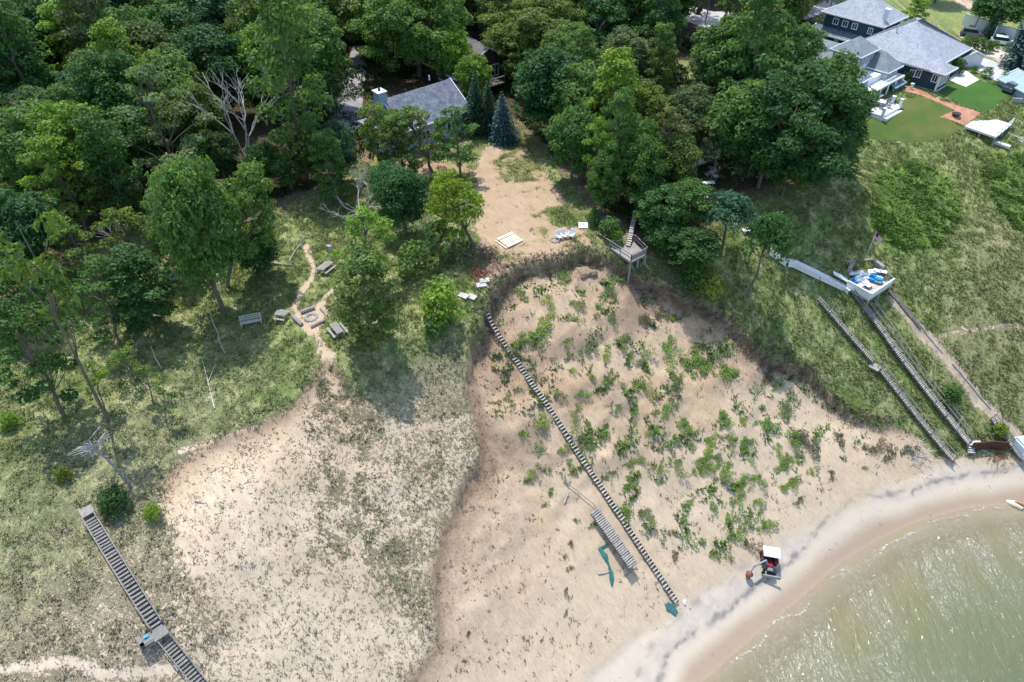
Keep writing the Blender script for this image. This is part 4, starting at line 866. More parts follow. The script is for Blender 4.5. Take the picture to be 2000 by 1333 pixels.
# ------------------------------------------------------------------ shrubs of the blowout
landmark(946, 600, 'the long stair top'); landmark(1225, 500, 'the lookout platform'); landmark(1080, 830, 'the long stair middle'); landmark(1160, 1000, 'the stranded stair top'); landmark(1500, 1085, 'the red tractor'); landmark(1390, 690, 'the broken pipe'); landmark(1850, 890, 'the old stair foot'); landmark(1550, 860, 'the grey bush'); landmark(1300, 740, 'the blowout middle'); landmark(1300, 930, 'the lower blowout middle'); landmark(1150, 540, 'the fallen turf block')
SH = '1105,545,34 1126,590,28 1021,572,24 1192,560,42 1072,584,24 1114,620,28 1165,593,18 1162,618,16 1192,625,30 1060,632,42 1022,656,38 1114,662,30 1267,584,22g 1288,608,26g 1255,617,30g 1309,620,20 1216,671,32 1147,680,32 1180,692,26 1306,671,42 1366,674,28 1345,704,44 1258,683,20 1228,695,18 1258,713,20 1315,734,20 1120,719,18 1153,737,26 1186,740,22 1299,673,38 1335,697,28 1362,704,34 1390,715,34 1412,722,34 1434,729,18 1398,695,26 1311,733,18 1329,733,14 1497,733,24g 1518,749,22 1182,740,18 1214,753,20 1245,749,28 1261,758,24 1239,794,26 1304,792,30 1295,812,18 1205,794,18 1538,790,34 1547,852,32 1493,823,28 1407,814,30 1331,828,30 1277,837,24 1452,816,18 1173,843,32 1403,848,14 1425,846,20 1437,859,22 1452,859,22 1450,877,20 1461,893,16 1389,861,26 1344,868,30 1315,859,18 1212,864,16 1209,882,18 1234,900,32 1326,900,28 1385,893,26 1376,904,30 1403,893,20 1419,911,26 1362,915,26 1286,911,24 1194,924,18 1520,875,20 1533,906,28 1234,938,26 1288,940,18 1410,938,26 1452,933,26 1482,931,22 1542,940,26 1439,945,22 986,776,15 1001,787,17 971,787,14g 1087,769,26 1136,765,22 1125,802,34 1050,825,38 1020,847,22 1140,851,38 1174,844,20 1095,874,28 1050,881,32 1110,900,18 1121,917,18 1140,894,18 1035,919,18 1027,937,12 1072,960,18 1061,986,14 1057,1012,10 1192,922,14 1125,1016,13 1155,1024,12 1222,990,34 1260,997,28 1309,1039,16r 1320,1080,16r 1387,1080,12 1346,982,16 1342,1031,14 1379,897,28 1415,912,26 1393,955,24 1437,973,28 1480,977,20 1393,984,22 1582,919,18 1622,922,14g 1560,973,14g 1484,998,14 1419,1013,17 1462,1022,30 1492,1020,26 1430,1042,26 1459,1056,22g 1390,1082,17 1419,1085,17 1531,904,22 1564,857,40g 1640,850,22g 1690,868,20g 1705,872,24g 1741,883,22g 1777,878,26g 1687,912,10 1110,1110,14y 1108,1150,13y 1106,1195,12y 1112,1060,13y 1100,1085,11y 905,1290,10g 912,1235,10g'
def shrubs():
    k = 0; sr = random.Random(3)
    for tok in SH.split():
        c = tok[-1] if tok[-1].isalpha() else 'n'; u, v, w = map(float, tok.rstrip('gry').split(',')); b = G(u, v + w * .12); dist = (b - Vector((0, 0, CH))).length
        wm = w / FPX * dist / 2; colr = {'n': sr.choice([(.15, .25, .055), (.18, .28, .065), (.13, .22, .05), (.17, .23, .08)]), 'g': (.125, .125, .075), 'r': (.16, .13, .06), 'y': (.13, .15, .035)}[c]
        word = {'n': 'green', 'g': 'grey green', 'r': 'reddish brown', 'y': 'tall yellowish'}[c]; size = 'large' if w > 30 else 'small' if w < 19 else 'middling'
        wtxt, _ = where(u, v, 22, 'width'); lab = '%s %s shrub %s' % (size, word, wtxt)
        if lab in SEEN: lab = lab.replace('shrub ', 'leafy shrub ', 1)
        SEEN[lab] = 1
        plant('clump', b - Vector((0, 0, .05)), wm / 1.0, colr, lab, 'shrubs growing in the eroded sand', (sr.uniform(-.1, .1), sr.uniform(-.35, -.15), 1), sr.uniform(.42, .7), cat='shrub')
shrubs()

# ------------------------------------------------------------------ uncountable cover: grass tufts, creeping leaves
def tufts(name, lab, n, dens, lo, hi, m, seed, blades=6, hmul=1.0, wmul=1.0, box=(-66, 92, 16, 120), keepz=(1.8, 99)):
    rs = np.random.RandomState(seed); x = rs.uniform(box[0], box[1], n * 6); y = rs.uniform(box[2], box[3], n * 6); p = dens(x, y); ok = rs.rand(len(x)) < p; x = x[ok][:n]; y = y[ok][:n]; z = T(x, y)
    ok = (z > keepz[0]) & (z < keepz[1]); x, y, z = x[ok], y[ok], z[ok]; k = len(x); base = np.stack([x, y, z - .05], 1); tone = rs.rand(k)
    Vs = []; Ts = []
    for b in range(blades):
        th = rs.rand(k) * 6.283; h = rs.uniform(lo, hi, k) * hmul; sp = rs.uniform(.25, .95, k) * h; w = rs.uniform(.035, .07, k) * wmul
        d = np.stack([np.cos(th), np.sin(th)], 1); q = np.stack([-np.sin(th), np.cos(th)], 1) * w[:, None]
        o = d * (.05 + .1 * rs.rand(k, 1)) * wmul; A = base.copy(); A[:, :2] += o - q; B = base.copy(); B[:, :2] += o + q; T3 = base.copy(); T3[:, :2] += o + d * sp[:, None]; T3[:, 2] += h
        Vs.append(np.stack([A, B, T3], 1)); Ts.append(np.repeat(np.clip(tone * .6 + rs.rand(k) * .4, 0, 1), 3))
    V = np.concatenate(Vs).reshape(-1, 3); F = np.arange(len(V)).reshape(-1, 3); me = npmesh(name, V, F, m, np.concatenate(Ts), tri=True)
    o = bpy.data.objects.new(name, me); C.objects.link(o); return tag(o, lab, None, None, 'stuff')
def gidx(A):
    def f(x, y):
        i = np.clip(np.searchsorted(GX, x), 0, len(GX) - 1); j = np.clip(np.searchsorted(GY, y), 0, len(GY) - 1); return A[j, i]
    return f
NOGRASS = [P for P in DRAPED]
def offdrape(x, y):
    k = np.ones(np.shape(x), bool)
    for P in NOGRASS: k &= ~inside(x, y, P)
    return k
cvf_ = gidx(COVER)
cvf = lambda x, y: cvf_(x, y) * offdrape(x, y)
def grassmat(name, c1, c2, c3):
    m = bpy.data.materials.new(name); m.use_nodes = True; nt = m.node_tree; n = nt.nodes; L = nt.links; b = n['Principled BSDF']; b.inputs['Roughness'].default_value = .8; b.inputs['Specular IOR Level'].default_value = .1
    a = n.new('ShaderNodeAttribute'); a.attribute_name = 'tone'; r = n.new('ShaderNodeValToRGB'); e = r.color_ramp.elements; e[0].color = (*c1, 1); e[1].color = (*c3, 1); q = e.new(.5); q.color = (*c2, 1); L.new(a.outputs['Fac'], r.inputs[0]); L.new(r.outputs[0], b.inputs[0]); return m
gm1 = grassmat('dune_grass_blades', (.10, .155, .035), (.20, .24, .08), (.42, .41, .23)); gm2 = grassmat('dry_dune_grass', (.12, .12, .065), (.22, .20, .135), (.42, .36, .26)); gm3 = grassmat('fresh_leaves', (.08, .16, .03), (.13, .235, .045), (.20, .31, .08))
lowf = lambda x, y: sst(24.2, 20.5, T(x, y)) * sst(6, -8, x)
patch = lambda x, y: (.15 + .85 * sst(.35, .62, fbm(x * .8, y * .8, 301)))
tufts('dune_grass', 'pale and green marram grass covering the dune tops', 90000, lambda x, y: np.clip(cvf(x, y), 0, 1) ** 2 * (1 - lowf(x, y) * .8) * patch(x, y), .14, .38, gm1, 21, wmul=.8)
lsf = lambda x, y: inside(x, y, LSAND); bwf = lambda x, y: inside(x, y, BLOW)
tufts('dry_grass', 'grey green dune grass thinning out over the left sand slope', 75000, lambda x, y: np.clip(cvf(x, y) * .9 + .11, 0, 1) * np.maximum(lowf(x, y), lsf(x, y) * 1.0) * (~bwf(x, y)) * patch(x, y), .08, .24, gm2, 22, keepz=(3, 99))
VEGZ = gp([(960, 640), (1000, 560), (1150, 510), (1260, 560), (1420, 660), (1600, 760), (1700, 850), (1640, 940), (1520, 1030), (1400, 1090), (1290, 1060), (1180, 1000), (1060, 1060), (1010, 960), (960, 800)])
tufts('seedlings', 'scattered small green seedlings on the eroded sand', 25000, lambda x, y: bwf(x, y) * inside(x, y, VEGZ) * sst(.47, .6, fbm((x * .77 + y * .64) * .2, (y * .77 - x * .64) * .6, 311)) * sst(.48, .62, fbm(x * 1.1, y * 1.1, 313)) * .9, .12, .34, gm3, 23, 9, 1, 2.6, keepz=(3.2, 99))
tufts('dry_litter', 'brown rootlets and dead grass strewn over the eroded sand', 3500, lambda x, y: bwf(x, y) * sst(.5, .62, fbm(x * .35, y * .35, 321)) * .8, .05, .22, grassmat('dead_roots', (.10, .08, .06), (.17, .13, .10), (.26, .21, .16)), 24, 7, 1, 1.8, keepz=(3, 99))
LU = [gp([(1700, 350), (1760, 310), (1850, 340), (1880, 420), (1840, 480), (1750, 490), (1700, 440)]), gp([(1905, 300), (2080, 300), (2080, 500), (1970, 440), (1925, 370)])]
tufts('ground_cover', 'bright green creeping vines on the right hillside', 14000, lambda x, y: (inside(x, y, LU[0]) | inside(x, y, LU[1])) * (.1 + .9 * sst(.42, .6, fbm(x * .6, y * .6, 331))) * .8, .12, .34, gm3, 25, 8, 1, 2.4, box=(45, 92, 60, 118))
tufts('turf_fringe', 'dry turf fringe hanging over the blowout edge', 5200, lambda x, y: np.exp(-((pdist(x, y, CREST) - .1) / .75) ** 2), .12, .4, gm2, 27, 8, 1, 1.2, box=(-8, 60, 48, 76), keepz=(6, 99))
tufts('soil_clods', 'dark clods and roots scattered below the blowout edge and along its left rim', 6500, lambda x, y: inside(x, y, BLOW) * np.clip(.3 * np.exp(-pdist(x, y, CREST) / 1.8) + .8 * np.exp(-pdist(x, y, SEAM) / 2.5) * sst(.4, .55, fbm(x * .5, y * .5, 351)), 0, 1), .03, .16, grassmat('soil', (.10, .065, .04), (.19, .125, .08), (.30, .21, .14)), 28, 5, 1, 3.2, keepz=(3.5, 99))
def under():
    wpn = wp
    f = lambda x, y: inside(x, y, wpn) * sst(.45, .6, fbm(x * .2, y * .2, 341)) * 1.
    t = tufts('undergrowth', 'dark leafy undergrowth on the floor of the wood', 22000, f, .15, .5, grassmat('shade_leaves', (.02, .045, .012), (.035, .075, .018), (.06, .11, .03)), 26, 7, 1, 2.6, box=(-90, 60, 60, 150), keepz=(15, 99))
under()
# ------------------------------------------------------------------ houses
HA = Vector((.66, -.75, 0)).normalized(); HB = Vector((-HA.y, HA.x, 0)); HE = at(1846, 148, 28.5)
def HP(s, t, z=0): p = HE - HA * s + HB * t; return Vector((p.x, p.y, z))
def block(root, PP, rect, zb, ze, zr, k, wall, roof, over=.7, axis='s', thick=.22):
    """walls and hip (k=1) or gable (k=0) roof over the rectangle s0..s1, t0..t1"""
    s0, s1, t0, t1 = rect
    w = MB(); c = [PP(s0, t0), PP(s1, t0), PP(s1, t1), PP(s0, t1)]; w.prism([(p.x, p.y) for p in c], zb, ze)
    e = [PP(s0 - over, t0 - over), PP(s1 + over, t0 - over), PP(s1 + over, t1 + over), PP(s0 - over, t1 + over)]
    if axis == 's': m = (t0 + t1) / 2; h = (t1 - t0) / 2 + over; r0, r1 = PP(s0 - over + h * k, m), PP(s1 + over - h * k, m); e = [e[0], e[1], e[2], e[3]]
    else: m = (s0 + s1) / 2; h = (s1 - s0) / 2 + over; r0, r1 = PP(m, t0 - over + h * k), PP(m, t1 + over - h * k); e = [e[1], e[2], e[3], e[0]]
    # e0-e1 is an eave parallel to the ridge r0-r1
    E3 = [(p.x, p.y, ze) for p in e]; R3 = [(r0.x, r0.y, zr), (r1.x, r1.y, zr)]; lo = [(x, y, z - thick) for x, y, z in E3]; lr = [(x, y, z - thick) for x, y, z in R3]
    rf = MB(); rf.add(E3 + R3, [(0, 1, 5, 4), (1, 2, 5), (2, 3, 4, 5), (3, 0, 4)] if k > 0 else [(0, 1, 5, 4), (2, 3, 4, 5)])
    fa = MB(); 
    for i in range(4):
        if k > 0 or i in (0, 2): fa.beam(E3[i], E3[(i + 1) % 4], .1, thick)
    if k == 0:
        rf.add(lo + lr, [(4, 5, 1, 0), (5, 4, 3, 2)])
        for a_, b_ in ((0, 4), (3, 4), (1, 5), (2, 5)): fa.beam((E3 + R3)[a_], (E3 + R3)[b_], .12, thick + .04)
        if axis == 's': g = [[PP(s0, t0), PP(s0, t1), PP(s0, m)], [PP(s1, t0), PP(s1, t1), PP(s1, m)]]
        else: g = [[PP(s0, t0), PP(s1, t0), PP(m, t0)], [PP(s0, t1), PP(s1, t1), PP(m, t1)]]
        q = (zr - ze) * (1 - over / h) - .05
        for tri in g: w.add([(tri[0].x, tri[0].y, ze - .01), (tri[1].x, tri[1].y, ze - .01), (tri[2].x, tri[2].y, ze + q)], [(0, 1, 2), (2, 1, 0)])
    else: rf.add(lo, [(3, 2, 1, 0)])
    W_ = w.build('wall', wall, root); Rf = rf.build('roof', roof, root); fa.build('fascia', M['trim'], Rf)
    return W_, Rf
def window(root, c, along, out, w, h, mull=1):
    along = Vector(along).normalized(); out = Vector(out).normalized(); c = Vector(c); up = Vector((0, 0, 1)); f = MB(); b = .12
    o = c + out * .03
    for (dx, dz, ww, hh) in ((0, h / 2 + b / 2, w + 2 * b, b), (0, -h / 2 - b / 2, w + 2 * b, b), (-w / 2 - b / 2, 0, b, h), (w / 2 + b / 2, 0, b, h)) + tuple((-w / 2 + w * (i + 1) / (mull + 1), 0, .06, h) for i in range(mull)):
        q = o + along * (dx - ww / 2) + up * (dz - hh / 2) - out * .04; f.frame(q, along * ww, out * .12, up * hh)
    F_ = f.build('window', M['trim'], root); g = MB(); q = c - along * w / 2 - up * h / 2 - out * .02; g.frame(q, along * w, out * .05, up * h); g.build('pane', M['glass'], F_); return F_
def winrow(root, PP, s, t, z, along, out, n, gap, w=.8, h=1.2, mull=1):
    c = PP(s, t, z); al = Vector(along)
    for i in range(n): window(root, c + al * (i - (n - 1) / 2) * gap, al, out, w, h, mull)
def panel(name, m, root, p, q, z0, z1, th=.1):
    mb = MB(); p = Vector(p); q = Vector(q); d = (q - p).normalized(); nrm = Vector((-d.y, d.x, 0)) * th; mb.frame((p.x, p.y, z0), q - p, nrm, (0, 0, z1 - z0)); return mb.build(name, m, root)
LC, LF = -HB, HA     # outward normals: camera-left side (t-), lower-right end (s-)
def navy_house():
    r = thing('house', 'big navy blue house with broad light grey hipped roofs at the top right', 'house', HP(9, 8, 25))
    zb = 24.6
    block(r, HP, (3.2, 17.5, .8, 16.2), zb, 28.5, 33.6, 1, M['navy'], M['roofL'], .8)
    block(r, HP, (.7, 8, .75, 4.3), zb, 28.5, 29.9, 1, M['navy'], M['roofL'], .75)
    block(r, HP, (15.3, 26.2, 6.2, 14.2), zb, 31.6, 34.8, 1, M['navy'], M['roofL'], .8)
    # pent roof and garage doors below the upper windows of the far wing
    pr = MB(); a0, a1, b0, b1 = HP(27.6, 6.35, 29.2), HP(14.8, 6.35, 29.2), HP(14.8, 4.3, 28.2), HP(27.9, 4.3, 28.2)
    pr.add([a0, a1, b1 if False else b0, b1], [(0, 1, 2, 3)]); pr.add([a0 - Vector((0, 0, .2)), a1 - Vector((0, 0, .2)), b0 - Vector((0, 0, .2)), b1 - Vector((0, 0, .2))], [(3, 2, 1, 0)])
    o = pr.build('pent_roof', M['roofD'], r); ff = MB(); ff.beam(b0, b1, .12, .26); ff.beam(b1, a0, .12, .26); ff.beam(b0, a1, .12, .26); ff.build('fascia', M['trim'], o)
    for i, s in enumerate((24.4, 21.0, 17.6)):
        d = MB(); d.frame(HP(s + 1.3, 6.19, 25), HA * 2.6, -HB * .12, (0, 0, 2.7)); dd = d.build('garage_door', M['brickred'], r)
        f = MB(); [f.frame(HP(s + q, 6.19, 25), HA * .25, -HB * .2, (0, 0, 2.9)) for q in (1.6, -1.35)]; f.build('door_frame', M['trim'], dd)
    winrow(r, HP, 22, 6.2, 30.4, HA, LC, 3, 1.9, .9, .9); winrow(r, HP, 17.0, 6.2, 30.3, HA, LC, 1, 2, .7, .9)
    winrow(r, HP, 3.0, .75, 27.4, HA, LC, 2, 2.9, .8, 1.1); winrow(r, HP, 5.4, .75, 27.2, HA, LC, 1, 2, .7, 1.0)
    winrow(r, HP, .7, 2.5, 27.0, HB, LF, 3, 1.15, .9, 1.5); winrow(r, HP, 3.2, 12.2, 27.4, HB, LF, 3, 1.5, 1.1, 1.2)
    pn = MB(); q0, q1 = HP(3.25, 9, 26.9), HP(3.25, 15.6, 26.9); pn.add([q0, q1, q1 + HA * 1.6 - Vector((0, 0, .7)), q0 + HA * 1.6 - Vector((0, 0, .7))], [(0, 1, 2, 3), (3, 2, 1, 0)]); pn.build('pent_roof', M['roofD'], r)
    tb = MB(); tb.frame(HP(.6, .65, 25.2), -HA * 9, -HB * .12, (0, 0, .25)); tb.frame(HP(.6, .65, 24.6), HA * .12, HB * 3.8, (0, 0, 1.0)); tb.frame(HP(.62, .62, 24.6), -HA * .3, -HB * .12, (0, 0, 3.6)); tb.build('trim_board', M['trim'], r)
    c = MB(); c.box(HP(15.6, 7.4, 32.3), (.75, .75, 3.4), math.atan2(HA.y, HA.x)); ch = c.build('chimney', M['white'], r); c2 = MB(); c2.box(HP(15.6, 7.4, 34.1), (1.0, 1.0, .2), math.atan2(HA.y, HA.x)); c2.build('chimney_cap', M['trim'], ch)
    for s, t in ((8, 11), (6.5, 13.2), (12, 5)):
        v = MB(); zz = 28.5 + 5.1 * min(1, (min(t, 17 - t) + .8) / 8.9); v.tube([HP(s, t, zz - .2), HP(s, t, zz + .55)], .11, 8); v.build('vent_pipe', M['copper'], r)
navy_house()
def white_house():
    r = thing('house', 'pale trimmed grey roofed house with a small tower and porches behind the white patio', 'house', HP(10, -8, 25)); zb = 24.4; W_ = M['white']
    block(r, HP, (10.6, 15.2, -10.4, -4.9), 25, 31.2, 33.3, 1, W_, M['roofM'], .55, 't')          # tower
    block(r, HP, (14.5, 23.5, -12, -.5), zb, 27.2, 31.0, 0, W_, M['roofM'], .6)                    # rear wing
    block(r, HP, (8.2, 14.2, -14.3, -10.0), zb, 28.4, 30.6, 1, W_, M['roofM'], .55)              # left front wing
    block(r, HP, (7.0, 12.6, -6.2, -1.8), zb, 28.6, 31.0, 1, W_, M['roofM'], .5)                 # right front wing
    m = MB(); m.prism([tuple(HP(s, t)[:2]) for s, t in ((7.6, -11), (7.6, -5), (13, -5), (13, -11))], 24.4, 28.3); m.build('wall', W_, r)
    d = MB(); d.prism([tuple(HP(s, t)[:2]) for s, t in ((5.6, -15.2), (5.6, -1.6), (7.8, -1.6), (7.8, -15.2))], 27.1, 27.35); dk = d.build('balcony', M['whitewood'], r)
    pn = MB()
    for t0, t1, dz in ((-15.4, -9.6, 0), (-5.6, -1.2, 0)):
        a0, a1 = HP(7.5, t0, 27.0), HP(7.5, t1, 27.0); pn.add([a0, a1, a1 + HA * 2.6 - Vector((0, 0, .75)), a0 + HA * 2.6 - Vector((0, 0, .75))], [(0, 1, 2, 3), (3, 2, 1, 0)])
    pn.build('porch_roof', M['roofM'], r)
    for t in (-15.1, -12.4, -9.7, -7.0, -4.3, -1.8): pm = MB(); pm.beam(HP(5.7, t, 24.6), HP(5.7, t, 27.2), .22); pm.build('porch_post', M['trim'], r)
    ra = MB(); ra.beam(HP(5.65, -9.6, 28.25), HP(5.65, -5.4, 28.25), .1); 
    for i in range(15): ra.beam(HP(5.65, -9.6 + i * .3, 27.3), HP(5.65, -9.6 + i * .3, 28.2), .045)
    ra.build('railing', M['trim'], dk)
    winrow(r, HP, 10.6, -7.7, 30.0, HB, LF, 4, 1.15, .85, 1.3); winrow(r, HP, 12.9, -10.4, 30.0, HA, LC, 3, 1.3, .9, 1.2)
    winrow(r, HP, 8.2, -12.2, 27.6, HB, LF, 4, .95, .7, 1.1); winrow(r, HP, 7.0, -4.0, 27.75, HB, LF, 4, .95, .7, 1.1); winrow(r, HP, 11.0, -14.3, 27.2, HA, LC, 3, 1.6, 1.0, 1.4)
    winrow(r, HP, 7.6, -7.0, 26.0, HB, LF, 2, 1.7, 1.2, 2.2); winrow(r, HP, 7.0, -3.4, 25.9, HB, LF, 3, 1.2, .9, 1.2)
    dr = MB(); dr.frame(HP(7.55, -8.6, 24.6), HA * .12, HB * 1.1, (0, 0, 2.2)); dr.build('door', M['glass'], r)
    vc = MB(); vc.add([HP(14.4, -12.4, 30.9), HP(23.8, -12.4, 27.1)], []); 
white_house()
def patio():
    L = [(5.6, -15.6), (1.9, -15.2), (1.7, -9.0), (3.6, -8.8), (3.6, -1.2), (7.0, -1.2), (7.0, -15.6)]
    m = MB(); m.prism([tuple(HP(s, t)[:2]) for s, t in L], 24.2, 25.25); r = thing('patio_deck', 'white boarded patio with short posts in front of the pale house', 'patio', HP(4, -9, 24.3)); m.build('floor', M['whitewood'], r)
    st = MB(); st.prism([tuple(HP(s, t)[:2]) for s, t in ((1.9, -15.0), (1.3, -14.9), (1.1, -9.2), (1.7, -9.2))], 24.2, 24.85); st.build('step', M['whitewood'], r)
    for s, t in ((2.1, -15.0), (2.0, -9.3), (3.9, -1.6), (5.6, -15.3), (3.4, -9.2)):
        p = MB(); p.box(HP(s, t, 25.8), (.42, .42, 1.1), math.atan2(HA.y, HA.x)); q = p.build('post', M['trim'], r); c = MB(); c.box(HP(s, t, 26.4), (.55, .55, .1), math.atan2(HA.y, HA.x)); c.build('cap', M['white'], q)
patio()
def chair(x, y, z, rz, m, label, cat='chair', group=None, sc=1.0, name='chair'):
    r = thing(name, label, cat, (x, y, z), group); q = lambda a, b, c: Vector((x, y, z)) + Vector((a * math.cos(rz) - b * math.sin(rz), a * math.sin(rz) + b * math.cos(rz), c)) * sc
    s = MB(); s.frame(q(-.3, -.3, .38), q(.3, -.3, .36) - q(-.3, -.3, .36), q(-.3, .3, .32) - q(-.3, -.3, .38), (0, 0, .06 * sc)); s.build('seat', m, r)
    b = MB(); b.frame(q(-.3, .27, .34), q(.3, .27, .34) - q(-.3, .27, .34), q(-.3, .33, .34) - q(-.3, .27, .34), q(-.3, .5, 1.05) - q(-.3, .27, .34)); b.build('backrest', m, r)
    for a in (-.34, .34):
        w = MB(); w.beam(q(a, -.36, .62), q(a, .34, .62), .13 * sc, .04 * sc); w.build('armrest', m, r)
        for b_ in (-.3, .28): l = MB(); l.beam(q(a, b_, 0), q(a, b_, .6), .07 * sc); l.build('leg', m, r)
    return r
def patio_set():
    c = HP(4.3, -11.6, 25.25); r = thing('dining_table', 'round table with a pale top on the white patio', 'table', c); t = MB(); t.tube([c + Vector((0, 0, .7)), c + Vector((0, 0, .76))], .75, 20); t.build('tabletop', M['white'], r); l = MB(); l.tube([c, c + Vector((0, 0, .7))], .09, 8); l.tube([c, c + Vector((0, 0, .05))], .35, 12); l.build('pedestal', M['wicker'], r)
    for i in range(6):
        a = i * math.pi / 3 + .3; w = ('leftmost', 'near left', 'near right', 'rightmost', 'far right', 'far left')[(i + 3) % 6]
        chair(c.x + 1.25 * math.cos(a), c.y + 1.25 * math.sin(a), c.z, a - math.pi / 2, M['debris'] if i in (1, 3) else M['wicker'], 'dark chair at the %s of the round patio table' % w, group='chairs round the patio table')
    for i, w in enumerate(('left', 'middle', 'right')): p = HP(5.6, -4.0 + i * 1.2, 25.25); chair(p.x, p.y, p.z, 2.2, M['blue'], 'bright blue garden chair, %s of three on the white patio' % w, group='blue chairs on the white patio', sc=1.15)
patio_set()

def simple_frame(A, B):
    A = Vector(A); B = Vector(B); d = Vector((B.x - A.x, B.y - A.y, 0)).normalized(); n = Vector((-d.y, d.x, 0)); return (lambda s, t, z=0: Vector((A.x + d.x * s + n.x * t, A.y + d.y * s + n.y * t, z))), d, n
def slate_house():
    A, B = at(742, 186, 31.6), at(864, 149, 31.6); PP, d, n = simple_frame(A, B); L = (B - A).length
    r = thing('house', 'pale blue house with slate grey roof and white chimney behind the trees', 'house', PP(L / 2, 0, 25)); zb = 23.6
    block(r, PP, (0, L - .4, -6.2, 3.0), zb, 28.4, 31.6, 0, M['paleblue'], M['roofD'], .7)
    c = PP(-.9, -1.6, 0); ch = MB(); ch.box((c.x, c.y, 28.2), (1.3, 1.5, 9.2), math.atan2(d.y, d.x)); q = ch.build('chimney', M['paleblue'], r); cc = MB(); cc.box((c.x, c.y, 32.9), (1.55, 1.75, .16), math.atan2(d.y, d.x)); cc.build('chimney_cap', M['white'], q); f = MB(); f.tube([(c.x, c.y, 32.9), (c.x, c.y, 33.35)], .2, 8); f.build('flue', M['black'], q)
    b2 = MB(); b2.prism([tuple(PP(s, t)[:2]) for s, t in ((-3.2, -5.0), (-.05, -5.0), (-.05, 1.0), (-3.2, 1.0))], zb, 28.0); b2.build('side_wing', M['paleblue'], r); b3 = MB(); b3.prism([tuple(PP(s, t)[:2]) for s, t in ((-3.6, -5.4), (-.08, -5.4), (-.08, 1.4), (-3.6, 1.4))], 28.0, 28.2); b3.build('roof', M['roofM'], r)
    winrow(r, PP, L - 2.4, -6.2, 26.9, d, -n, 1, 1, 1.6, 1.3); winrow(r, PP, L / 2, -6.2, 26.6, d, -n, 3, 2.3, 1.3, 1.3); winrow(r, PP, -3.2, -3.2, 25.6, n, -d, 1, 1, .9, 1.9)
    v = MB(); v.tube([PP(L - 2.2, .4, 31.4), PP(L - 2.2, .4, 32.1)], .14, 8); v.build('vent_pipe', M['copper'], r)
slate_house()
def brown_house():
    A, B = at(903, 62, 31.8), at(965, 90, 31.8); PP, d, n = simple_frame(A, B); L = (B - A).length; r = thing('house', 'dark brown house with a grey brown roof half hidden behind the spruces', 'house', PP(L / 2, -4, 25))
    block(r, PP, (-5, L - .6, -7.4, 5), 24.2, 28.0, 31.8, 0, M['brownwall'], M['roofB'], .8)
    dk = MB(); dk.prism([tuple(PP(s, t)[:2]) for s, t in ((L - 2, -10.4), (L + 4.2, -10.4), (L + 4.2, -1), (L - 2, -1))], 27.0, 27.2); q = dk.build('deck', M['darkwood'], r)
    rl = MB(); pts = [PP(L - 2, -10.3, 28.2), PP(L + 4.1, -10.3, 28.2), PP(L + 4.1, -1, 28.2)]
    for a, b in zip(pts, pts[1:]):
        rl.beam(a, b, .12); k = int((b - a).length / .5)
        for i in range(k + 1): p = a.lerp(b, i / k); rl.beam(p - Vector((0, 0, 1.05)), p, .05)
    rl.build('railing', M['greywood'], q); ps = MB(); [ps.beam(PP(s, t, 24), PP(s, t, 27), .2) for s in (L - 1.8, L + 4) for t in (-10.2, -5.5)]; ps.build('post', M['darkwood'], r)
    winrow(r, PP, L - .6, -1.5, 27.5, n, d, 3, 2.0, 1.4, 1.8)
brown_house()
def cabin():
    A, B = at(1318, 252, 29), at(1378, 232, 29); PP, d, n = simple_frame(A, B); L = (B - A).length; r = thing('cabin', 'cabin with a pale roof showing through the grove left of the biggest oak', 'cabin', PP(L / 2, -2, 25)); block(r, PP, (0, L, -4, 2.6), 24, 27.2, 29, 0, M['white'], M['whiteplastic'], .5); winrow(r, PP, L / 2, -4, 26, d, -n, 2, 2, 1, 1)
cabin()
def shed():
    A, B = at(1884, 94, 28.0), at(1912, 92, 28.0); A = at(1878, 90, 28); PP, d, n = simple_frame(A, at(1904, 104, 28)); r = thing('shed', 'small white shed with a dull brown roof beside the navy house', 'shed', PP(1.5, 0, 25)); block(r, PP, (0, 3.6, -1.9, 2.4), 24.6, 27.2, 28.3, 0, M['white'], M['roofB'], .35)
shed()
def edge_house():
    A = at(1990, 140, 27.5); PP, d, n = simple_frame(A, at(2020, 155, 27.5)); r = thing('garage', 'low pale green roofed building cut by the right frame edge', 'garage', PP(2, 0, 24)); block(r, PP, (0, 6, -3, 3), 23.5, 26.4, 27.8, 0, M['paleblue'], mat('pale_green_roof', (.25, .36, .36), .7, ((.32, .42, .42), .8)), .4)
edge_house()
# walls, poles, vehicles at the top
def wall_run(name, label, cat, px, h, m, th=.25, zoff=-.2):
    P = [G(u, v) for u, v in px]; mb = MB()
    for a, b in zip(P, P[1:]): mb.frame((a.x, a.y, min(a.z, b.z) + zoff), (b.x - a.x, b.y - a.y, 0), Vector((-(b.y - a.y), b.x - a.x, 0)).normalized() * th, (0, 0, h - zoff + abs(a.z - b.z)))
    return tag(mb.build(name, m), label, cat)
wall_run('boundary_wall', 'long white wall crossing the meadow behind the shed', 'wall', [(1877, 49), (1920, 64), (1962, 80), (1990, 90)], 2.3, M['white'])
wall_run('retaining_wall', 'curved rusty red retaining wall left of the navy house', 'retaining wall', [(1538, 62), (1560, 55), (1580, 62), (1597, 67), (1614, 64)], 1.7, M['rust'])
wall_run('boundary_wall', 'small stone wall at the drive end near the right frame edge', 'wall', [(1975, 200), (2010, 205)], .7, M['stone'])
